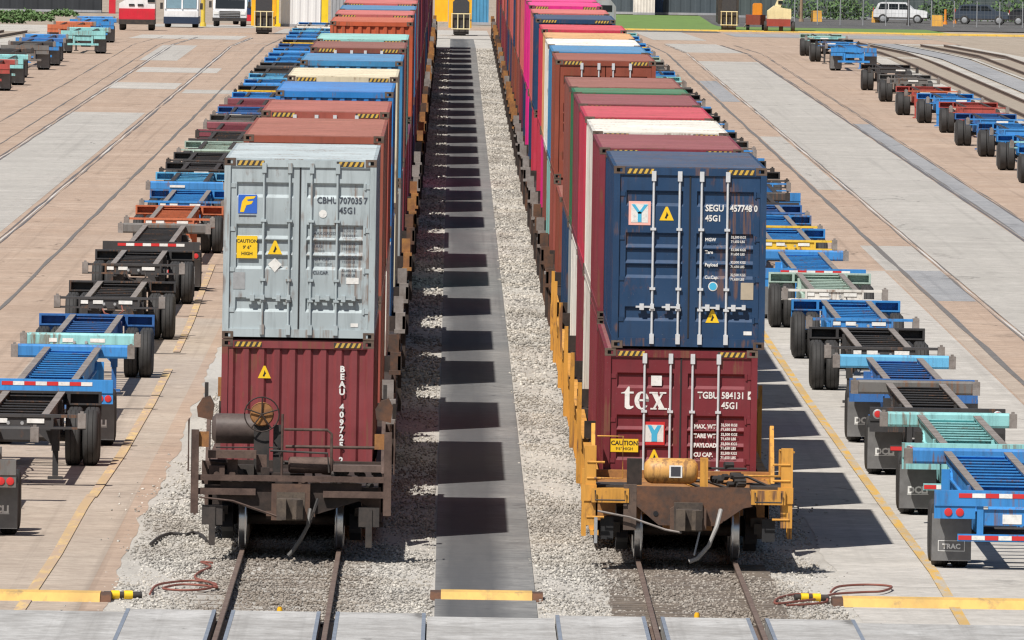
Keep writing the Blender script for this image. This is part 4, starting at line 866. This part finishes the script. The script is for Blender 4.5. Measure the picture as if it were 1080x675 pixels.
LL = [(223.2, 12.4, 'grey', 'black', 'rear', {'dx': -.72, 'tape': True}), (241.2, 11.0, 'black', 'black', 'front', {'open_b': True}), (257.6, 17.5, 'blue', 'blue', 'rear', {'tape': True}), (281.4, 13.2, 'darkblue', 'teal', 'front', {}),
      (305.5, 12.2, 'black', 'black', 'front', {'open_b': True}), (330.6, 12.2, 'black', 'black', 'front', {'open_b': True}), (350, 16.2, 'black', 'grey', 'rear', {'tape': True}), (372.5, 14, 'orange', 'orange', 'front', {'open_b': True}),
      (391, 14, 'blue', 'blue', 'front', {'open_b': True}), (413, 14, 'lightblue', 'blue', 'front', {}), (431, 10, 'black', 'black', 'front', {'open_b': True}), (444, 12, 'black', 'black', 'front', {'open_b': True}),
      (460, 14, 'mint', 'mint', 'front', {'open_b': True}), (478, 13, 'black', 'black', 'rear', {'open_b': True})]
for i, c_ in enumerate(['maroon', 'grey', 'darkblue', 'maroon', 'blue', 'black', 'blue', 'lightblue', 'black', 'black', 'blue', 'blue', 'blue', 'darkblue', 'black', 'blue', 'blue', 'lightblue', 'white', 'blue']):
    LL.append((494 + i * 16.6, 12.4, c_, 'yellow' if i in (5, 14) else c_, 'rear' if c_ == 'maroon' else 'front', {'open_b': bool(i % 3)}))
row('left', -7.44, LL, 'chassis in the near left row', False)
FR = [(D - 3, 12.2, c_, c2, f_, {'open_b': True}) for D, c_, c2, f_ in ((478, 'blue', 'mint', 'front'), (498, 'blue', 'teal', 'front'), (521, 'blue', 'blue', 'front'), (541, 'darkblue', 'blue', 'front'), (567, 'red', 'red', 'front'),
      (588, 'blue', 'blue', 'front'), (606, 'red', 'orange', 'front'), (640, 'grey', 'grey', 'front'), (672, 'black', 'black', 'front'), (744, 'blue', 'blue', 'rear'), (767, 'black', 'blue', 'front'), (790, 'mint', 'teal', 'front'))]
row('far right', 21.1, FR, 'chassis in the far right row', True)
FL = [(q[0] - 3, 12.2, q[1], q[2], q[3], {'dx': q[4] if len(q) > 4 else 0.0}) for q in ((641, 'red', 'red', 'rear'), (657, 'teal', 'teal', 'rear'), (679, 'black', 'black', 'rear'), (704, 'grey', 'black', 'rear'), (718, 'blue', 'darkblue', 'rear'), (733, 'blue', 'blue', 'rear'),
      (764, 'teal', 'teal', 'rear', 1.2), (790, 'orange', 'orange', 'rear'), (815, 'blue', 'blue', 'rear', .5), (838, 'blue', 'blue', 'rear'))]
row('far left', -21.6, FL, 'chassis in the far left row', True)
#BG#
# ------------------------------------------------------------------ the far end of the yard
def gat(px, py):
    p = at(px, py, 0)
    for _ in range(60): p = at(px, py, gz(p.y))
    return p
GRASS = plain((0.13, 0.21, 0.055), .9, 0, .55, .9)
WEEDS = plain((0.16, 0.17, 0.06), .9, 0, .6, .8)
ASPH = concrete('old_asphalt', (0.12, 0.115, 0.115), (0.16, 0.155, 0.15), (0.08, 0.08, 0.08))
BLUEGREY_WALL = plain((.065, .085, .10), .8, 0, .3, .4)  # the shed's own blue-grey wall colour
def patch(name, pts, z, mat):
    me = bpy.data.meshes.new(name); P = [gat(*p) for p in pts]
    me.from_pydata([(p.x, p.y, p.z + z) for p in P], [], [tuple(range(len(P)))]); me.materials.append(mat); return struct(ob(name, me))
# side tracks, gravel and road on both flanks
struct(sheet('gravel_bed', [23.7, 27.7], 300, 1000, -.01, GRAVEL)); struct(sheet('road', [27.9, 29.4], 300, 1000, -.006, BLUEC)); struct(sheet('gravel_bed', [29.6, 33.5], 300, 1000, -.01, GRAVEL))
struct(sheet('gravel_bed', [-33, -25], 300, 1000, -.01, GRAVEL))
TB = plain((.30, .255, .205), .9, 0, .5, 2)
for x_ in (25.9, 31.0, -28.2): struct(sheet('track_bed', [x_ - 1.15, x_ + 1.15], 300, 915, .0, TB))
track(25.9, 300, 920); track(31.0, 300, 900); track(-28.2, 300, 900)
far_pave = struct(sheet('pavement', [-24.4, 34], 930, 1064, -.004, TAN, step=20)); sheet('concrete_slab', [-1.5, 2.5], 905, 1010, .02, LIGHT, far_pave, 20)
for x0, x1, y0, y1, mt in ((-22, -13, 1000, 1040, GREYC), (-12, -8, 935, 1000, GREYC), (13.4, 17, 930, 1040, GREYC), (20, 34, 985, 1030, BLUEC), (10.5, 20, 1035, 1057, ASPH)): sheet('concrete_slab', [x0, x1], y0, y1, .006, mt, far_pave, 20)  # asphalt slab also paints in the dark shadow band beside the kerb
struct(sheet('grass', [10.5, 21.5], 1064, 1215, .09, GRASS, step=15)); struct(sheet('grass', [21.5, 38], 1064, 1120, .09, GRASS, step=8)); struct(sheet('road', [21.5, 60], 1120, 1230, .02, ASPH, step=15)); struct(sheet('grass', [-60, -34], 860, 1100, .0, WEEDS, step=15))
k_ = MB(); n_ = 24
for i in range(n_):
    x0, x1 = 10.5 + i * 1.4, 10.5 + (i + 1) * 1.4 - .02; yy = 1058.2; k_.box(x0, x1, yy, yy + 5, gz(yy) - .1, gz(yy) + .06)
struct(k_.build('kerb', worn_yellow('kerb_yellow', (.4, .35, .25), .6, (.72, .47, .08))))

def wheel_b(b, x, y, r=.5, w=.3): b.lathe([(-w / 2, r * .4), (-w / 2, r * .9), (-w * .35, r), (w * .35, r), (w / 2, r * .9), (w / 2, r * .4)], (x, y, r), 'x', 16); return b
M_TRUCKWHITE = paint((.68, .69, .7), .12, 0, .35, .4); M_TRUCKRED = paint((.55, .02, .04), .1, 0, .35, .3); M_CRANE = paint((.78, .40, .015), .15, 0, .45, .4); M_CREAM = paint((.68, .6, .36), .25, 0, .5, .5)
M_GREYP = paint((.3, .31, .33), .15, 0, .5, .5); M_DKBLUE = paint((.02, .045, .12), .05, 0, .3, .3); M_ORANGE = paint((.75, .26, .02), .15, 0, .5, .4)
def yard_truck(px, py, body, lower, label, style):
    p = gat(px, py); t = thing('truck', label, 'truck', (p.x, p.y, p.z), 0, 'trucks at the far end of the yard')
    w = 1.22
    if style == 'cab':          # high-windowed yard tractor
        MB().prism([(0, 1.0), (1.9, 1.0), (1.9, 3.0), (.25, 3.0), (.05, 1.75)], 'x', -w, w).build('cab', body, t)
        MB().prism([(.03, 1.8), (.2, 2.9), (.24, 2.9), (.08, 1.8)], 'x', -w + .15, w - .15).build('windscreen', plain((.16, .25, .30), .15, 0, .3, 2), t, (0, -.03, 0))
        for x in (-w + .02, 0, w - .12): MB().prism([(.0, 1.75), (.2, 2.98), (.24, 2.98), (.06, 1.75)], 'x', x, x + .1).build('window_frame', body, t, (0, -.06, 0))
        MB().box(-w, w, -.25, .3, 1.0, 1.55).build('bonnet', body, t); MB().box(-1.25, 1.25, -.4, 6, .35, .98).build('chassis_frame', lower, t)
    elif style == 'pickup':
        MB().prism([(0, .75), (0, 1.45), (.9, 1.6), (1.5, 2.5), (3.2, 2.5), (3.2, .75)], 'x', -w, w).build('cab', body, t)
        MB().prism([(.92, 1.62), (1.46, 2.42), (1.5, 2.4), (.98, 1.6)], 'x', -w + .15, w - .15).build('windscreen', M_GLASS, t, (0, -.05, .02))
        g = MB().box(-.75, .75, -.05, 0, .9, 1.4).build('grille', M_BLACKSTEEL, t)
        for z in (1.0, 1.13, 1.26): MB().box(-.73, .73, -.07, -.05, z, z + .04).build('grille_bar', M_GALV, g)
        for s in (-1, 1): MB().box(-.18, .18, -.04, .0, 1.1, 1.35).build('headlight', M_WHITE, t, (s * .98, -.005, 0))
        MB().box(-1.25, 1.25, -.2, .1, .5, .8).build('bumper', lower, t); MB().box(-1.1, 1.1, 1.6, 1.9, 2.5, 2.66).build('light_bar', M_GREYP, t)
    else:                        # red and white mobile machine
        MB().prism([(-w, 1.0), (w, 1.0), (w, 2.0), (-w, 2.0)], 'y', 0, 4).build('lower_body', lower, t)
        MB().prism([(-w, 2.003), (w, 2.003), (w, 2.95), (-.6, 2.95), (-w, 2.45)], 'y', .1, 4).build('upper_body', body, t)
        for x in (-.55, 0.05): MB().box(x, x + .38, .04, .1, 2.25, 2.42).build('vent', M_BLACK, t)
        MB().box(-w, w, -.1, 4, .55, 1.0).build('chassis_frame', M_BLACKSTEEL, t)
        MB().box(-1.9, -1.45, 0, .4, 1.5, 4.5).build('boom', lower, t); MB().box(w - .5, w, .05, .1, 2.6, 3.4).build('window_panel', M_GLASS, t, (0, -.02, 0))
    for x in (-.98, .98):
        for y in (.8, 3.4): wheel_b(MB(), x, y, .5, .4).build('wheel', M_RUBBER, t, (0, 0, 0), True)
    t.scale = (1, 1, {'cab': .76, 'pickup': .8}.get(style, .74))
    for s in (-1, 1): MB().box(-.1, .1, 0, .05, 1.7, 2.3).build('mirror', M_BLACKSTEEL, t, (s * 1.42, .3, 0)) if style != 'machine' else None
yard_truck(144, 32, M_TRUCKWHITE, M_TRUCKRED, 'red and white mobile machine parked at the far left', 'machine')
yard_truck(191, 29, M_TRUCKWHITE, plain((.02, .035, .07), .5), 'white yard tractor with tall windscreen, left of the yellow pole', 'cab')
yard_truck(242, 28, M_TRUCKWHITE, M_BLACKSTEEL, 'white truck with chrome grille beside the yellow crane leg', 'pickup')
yard_truck(262, 26, M_DKBLUE, M_TRUCKRED, 'red and blue truck half hidden behind the yellow crane leg', 'cab')
def crane(px, py, mat, label, box_side=0, cab=M_CRANE):
    p = gat(px, py); t = thing('gantry_crane', label, 'crane', (p.x, p.y, p.z), 0, 'gantry cranes'); w = .62
    w = .78; MB().box(-w, w, 0, 1.4, .55, 16).build('leg', mat, t); MB().box(-w, w, 1.4, 9, .6, 1.15).build('sill_beam', mat, t)
    MB().prism([(-.5, 1.55), (.6, 1.55), (.6, 2.3), (.42, 2.5), (-.3, 2.5), (-.5, 2.3)], 'y', -.03, -.004).build('hatch', plain((.05, .05, .055), .4), t)
    MB().box(-.5, .62, -.05, -.006, .55, 1.5).build('wheel_guard', M_BLACKSTEEL, t); MB().box(-.45, .6, -.1, 1.2, .12, .54).build('wheel_housing', M_BLACKSTEEL, t)
    for x in (-.55, -.15, .25, .65): MB().cyl((x, -.25, .45), (x, -.25, 1.5), .035, .035, 6).build('guard_bar', M_CREAM, t)
    for z in (.48, 1.5): MB().cyl((-.6, -.25, z), (.7, -.25, z), .035, .035, 6).build('guard_rail', M_CREAM, t)
    for y in (.4, 6.5): wheel_b(MB(), 0, y, .5, .8).build('wheel', M_RUBBER, t, (0, 0, 0), True)
    if box_side: MB().box(box_side * w + (.05 if box_side > 0 else -.95), box_side * w + (.95 if box_side > 0 else -.05), .2, 1.6, .95, 2.75).build('engine_box', cab, t)
    MB().box(-w, w, .1, 9, 16, 17.2).build('top_beam', mat, t); MB().box(-w, w, 7.6, 9, 1.15, 16).build('leg', mat, t)
    return t
crane(277, 36, M_CRANE, 'yellow crane leg with guard cage near the white wall')
crane(485, 38, M_CRANE, 'yellow crane leg standing at the end of the centre strip', -1)
crane(768, 33, M_BLACKSTEEL, 'dark crane leg with guard cage by the grass')
for px, py in ((290, 28), (342, 27)):
    p = gat(px, py); o = MB().box(-.28, .28, 0, .5, 0, 15).box(-.4, .4, -.1, .6, 0, .25).build('steel_column', paint((.78, .56, .02), .1, 0, .45, .3), None, (p.x, p.y, p.z)); tag(o, 'bright yellow steel column at the %s edge of the white wall' % ('left' if px < 300 else 'right'), 'column', 'yellow columns by the white wall')
p = gat(214, 28); o = MB().cyl((0, 0, 0), (0, 0, 7), .16, .16, 10).cyl((0, 0, 0), (0, 0, .3), .25, .2, 10).build('yellow_pole', paint((.62, .45, .06), .2), None, p); tag(o, 'pale yellow pole between the two white trucks', 'pole')
def box_building(px0, px1, py, h, mat, label, name='building', rib=.35, cat='building', grp=None, depth=8):
    a, b = gat(px0, py), gat(px1, py); b.y = a.y; t = thing(name, label, cat, (a.x, a.y, a.z), 0, grp); W = b.x - a.x
    MB().box(0, W, .06, depth, 0, h).build('wall', mat, t)
    MB().strip(corr(0, W, rib, .0, .045), .2, h - .2, 'endz').build('wall_cladding', mat, t); MB().box(-.05, W + .05, -.05, depth, h, h + .2).build('roof', M_GREYP, t); MB().box(-.02, W + .02, -.03, .06, 0, .2).build('base_beam', M_GREYP, t); return t
t = box_building(296, 339, 28, 7, plain((.66, .67, .68), .6, 0, .08, .5), 'white ribbed wall of a shed behind the left train', 'shed', .55, 'shed')
box_building(349, 372, 22, 5.5, M_GREYP, 'grey ribbed shed behind the far end of the left train', 'shed', .3, 'shed')
box_building(-40, 112, 11, 6, plain((.028, .032, .038), .8, 0, .5, .3), 'long shed at the far left, shade painted into its near-black walls', 'shed', 1.2, 'shed', None, 3)  # walls coloured near black in place of shade from the trees
box_building(640, 772, 14.5, 7, BLUEGREY_WALL, 'blue-grey shed behind the grass and the stacked container ends', 'shed', .9, 'shed', None, 20)
box_building(776, 1120, 18.5, 7, plain((.075, .095, .095), .8, 0, .5, .25), 'long dark grey warehouse behind the parked cars', 'warehouse', .9, 'warehouse', None, 20)
for i, (x0, x1, c_, py) in enumerate(((668, 690, 'white', 15.4), (700, 712, 'purple', 15.4), (716, 728, 'tan', 15.4), (733, 752, 'greyblue', 15.4), (690, 699, 'navy', 15.4))):
    a, b = gat(x0, py), gat(x1, py)
    box_building(x0, x1, py, 2.9, paint(COLS[c_], .2), '%s container end behind the fence, %s from the left' % (SHORT.get(c_, c_), nth((0, 2, 3, 4, 1)[i])), 'stacked_container', .28, 'container', 'containers behind the fence', 3)
a = gat(505, 26)
box_building(497, 515, 26, 2.9, paint((.07, .25, .42), .2), 'blue container at the far end of the centre strip', 'stacked_container', .28, 'container', None, 6)
# fence
a, b = gat(838, 26), gat(1110, 26); t = thing('chain_link_fence', 'chain-link fence in front of the parked cars on the right', 'fence', (0, 0, 0))
n = 12; wires = MB()
for i in range(n + 1):
    x = a.x + (b.x - a.x) * i / n; yy = a.y; z = gz(yy); MB().cyl((x, yy, z), (x, yy, z + 2.2), .045, .045, 6).build('post', M_GALV, t)
for kx in range(int((b.x - a.x) / .3)):
    x = a.x + kx * .3; wires.box(x, x + .012, a.y - .01, a.y + .0, gz(a.y), gz(a.y) + 2.1)
for z in (.05, .55, 1.05, 1.55, 2.1): wires.box(a.x, b.x, a.y - .02, a.y - .01, gz(a.y) + z, gz(a.y) + z + .014)
wires.build('wire_mesh', plain((.16, .17, .17), .6), t)
# cars
def car(px, py, L, h, body, label, rz):
    p = gat(px, py); t = thing('parked_car', label, 'car', (p.x, p.y, p.z), rz, 'cars parked behind the fence'); w = .95; k2 = L / 5.0
    prof = [(-2.5, .45), (-2.5, 1.0), (-2.42, 1.15), (-2.3, 1.2), (-2.05, h - .1), (-1.8, h), (.35, h), (.6, h - .06), (1.2, 1.2), (2.25, 1.08), (2.48, .9), (2.5, .45)]
    MB().prism([(x * k2, z) for x, z in prof], 'y', -w, w).build('body', body, t)
    for x0, x1, x2, x3 in ((-2.05, -1.15, -1.15, -1.85), (-1.05, -.2, -.2, -1.05), (-.1, .95, .5, -.1)):
        MB().prism([(x0 * k2, 1.18), (x1 * k2, 1.18), (x2 * k2, h - .12), (x3 * k2, h - .12)], 'y', -w - .006, -w - .001).build('window', M_GLASS, t)
    for x in (-1.6, 1.6):
        o = MB().lathe([(-.12, .2), (-.12, .36), (-.09, .39), (.1, .39)], (x * k2, -w + .05, .39), 'y', 18).build('wheel', M_RUBBER, t, (0, 0, 0), True); MB().lathe([(-.02, .1), (0, .24)], (x * k2, -w - .075, .39), 'y', 14).build('rim', M_GALV, o)
        MB().lathe([(-.12, .2), (-.12, .36), (.1, .39)], (x * k2, w - .05, .39), 'y', 14).build('wheel', M_RUBBER, t)
    MB().box(2.42 * k2, 2.52 * k2, -w + .02, -w + .4, .85, 1.02).build('headlight', M_WHITE, t); MB().box(-2.52 * k2, -2.45 * k2, -w + .01, -w + .2, .95, 1.3).build('tail_light', M_RED, t); MB().box(-2.5 * k2, 2.5 * k2, -w - .01, w + .01, .4, .52).build('sill', M_BLACKSTEEL, t)
car(950, 24.5, 4.6, 1.78, M_TRUCKWHITE, 'white sport utility car parked behind the grass', -.1)
car(1036, 26, 4.6, 1.7, plain((.05, .065, .09), .3), 'dark blue sport utility car parked right of the white one', -.1)
car(1092, 27, 4.4, 1.45, plain((.03, .03, .035), .3), 'black car at the right edge of the picture', -.1)
for i, (px, py, w) in enumerate(((861, 23, .95), (925, 24, .95), (988, 28, 1.0))):
    p = gat(px, py); o = MB().prism([(-w / 2, 0), (w / 2, 0), (w * .44, .95), (-w * .44, .95)], 'y', -.4, .4).build('concrete_block', paint((.72, .38, .07), .1, 0, .6, .3), None, p); MB().box(-.1, .1, -.06, .06, .95, 1.03).build('lifting_eye', M_BLACKSTEEL, o); tag(o, 'orange-yellow concrete block on the grass, %s from the left' % nth(i), 'block', 'orange concrete blocks')
for i, (px, py, r, mt, lab) in enumerate(((958, 27, .12, M_BLACKSTEEL, 'dark lamp pole in front of the white car'), (845, 23, .14, rusty((.32, .22, .14), (.25, .17, .11)), 'tan timber pole at the left end of the grass'), (997, 26, .12, M_ORANGE, 'orange post beside the third concrete block'), (1007, 25, .1, M_ORANGE, 'slim orange post left of the dark car'), (909, 20, .12, M_BLACKSTEEL, 'dark pole behind the fence left of the white car'))):
    p = gat(px, py); h_ = 1.3 if 'post' in lab else 8; o = MB().cyl((0, 0, 0), (0, 0, h_), r, r * .8, 10).cyl((0, 0, 0), (0, 0, .25), r * 1.6, r * 1.4, 10).build('post' if h_ < 2 else 'pole', mt, None, p); tag(o, lab, 'post' if h_ < 2 else 'pole')
# small machines by the dark crane leg
p = gat(797, 33); t = thing('service_cart', 'small rust red cart with orange box beside the dark crane leg', 'cart', p)
MB().box(-.75, .75, 0, 2, .5, 1.25).build('body', paint((.25, .06, .04), .3), t); MB().prism([(-.25, 1.26), (.5, 1.26), (.5, 2.05), (.4, 2.15), (-.15, 2.15), (-.25, 2.0)], 'y', .2, 1.4).build('orange_box', M_ORANGE, t)
for x in (-.6, .6): wheel_b(MB(), x, .4, .35, .25).build('wheel', M_RUBBER, t, (0, 0, 0), True)
MB().tube([(-.9, .2, .3), (-.5, .1, .9), (-.1, .1, .5)], .06, 6).build('drawbar', M_WORN, t)
p = gat(821, 34); t = thing('mobile_crane', 'small cream machine with red undercarriage left of the far chassis row', 'machine', p)
MB().prism([(-.85, 1.0), (.95, 1.0), (.95, 1.75), (.3, 1.85), (-.35, 2.0), (-.85, 1.6)], 'y', 0, 2.2).build('body', M_CREAM, t); MB().box(-.9, .9, -.1, 2.3, .45, .99).build('undercarriage', paint((.28, .05, .04), .3), t)
MB().prism([(-.3, 2.0), (.15, 1.9), (.35, 2.5), (.1, 3.6), (-.1, 3.6), (-.05, 2.6)], 'y', .4, 1.0).build('boom', M_CREAM, t); MB().box(-.05, .3, .35, .4, 2.15, 2.4).build('window', M_GLASS, t)
for x in (-.95, .2, 1.1): wheel_b(MB(), x, .4, .42, .3).build('wheel', M_RUBBER, t, (0, 0, 0), True)
p = gat(633, 30); t = thing('tank_truck', 'grey truck with orange roof beyond the right train', 'truck', p)
MB().prism([(-1.2, .6), (1.2, .6), (1.2, 1.7), (.8, 2.2), (-.8, 2.2), (-1.2, 1.7)], 'y', 0, 4).build('body', M_GREYP, t); MB().lathe([(0, .3), (.05, .8), (3, .8), (3.05, .3)], (-.4, .4, 2.3), 'y', 18).build('orange_tank', M_ORANGE, t, (0, 0, 0), True); MB().box(-.9, .9, -.02, 0, 1.3, 1.8).build('windscreen', M_GLASS, t)
for x in (-.95, .95): wheel_b(MB(), x, .6, .45, .35).build('wheel', M_RUBBER, t, (0, 0, 0), True)
# shrubs along the far fences
def shrub(px, py, w, h, seed, label):
    r = random.Random(seed); p = gat(px, py); t = thing('shrub', label, 'shrub', p, 0, 'shrubs at the far edge'); b = MB()
    for i in range(340):
        a = r.uniform(0, 6.28); q = r.random() ** .5 * w / 2; zc = r.uniform(.05, 1) * h * (1 - .5 * (2 * q / w) ** 2); c = Vector((math.cos(a) * q, math.sin(a) * q * .6, zc)); s_ = r.uniform(.08, .2)
        u = Vector((r.uniform(-1, 1), r.uniform(-1, 1), r.uniform(-1, 1))).normalized(); v2 = u.orthogonal().normalized(); b.add([c + u * s_, c + v2 * s_ * .6, c - u * s_, c - v2 * s_ * .6], [(0, 1, 2, 3)])
    b.build('foliage', plain((.085, .15, .05), .8, 0, .6, 1.5), t); st_ = MB()
    for i in range(4): st_.cyl((0, 0, 0), (r.uniform(-.3, .3) * w, r.uniform(-.2, .2), h * .7), .04, .015, 5)
    st_.build('stem', M_TIE, t)
for i, px in enumerate((8, 24, 40, 66)): shrub(px, (24, 19, 22, 17)[i], 2.6, (1.0, .8, .7, .6)[i], i, 'dry green shrub in the weeds at far left, %s from the left edge' % nth(i))
for i, px in enumerate((842, 872, 890, 906, 986, 1003, 1018, 1060, 1078)): shrub(px, 20.2 + (px - 842) * .0157, 3.2, 2.3, 20 + i, 'green shrub by the dark warehouse, %s from the left behind the fence' % nth(i))
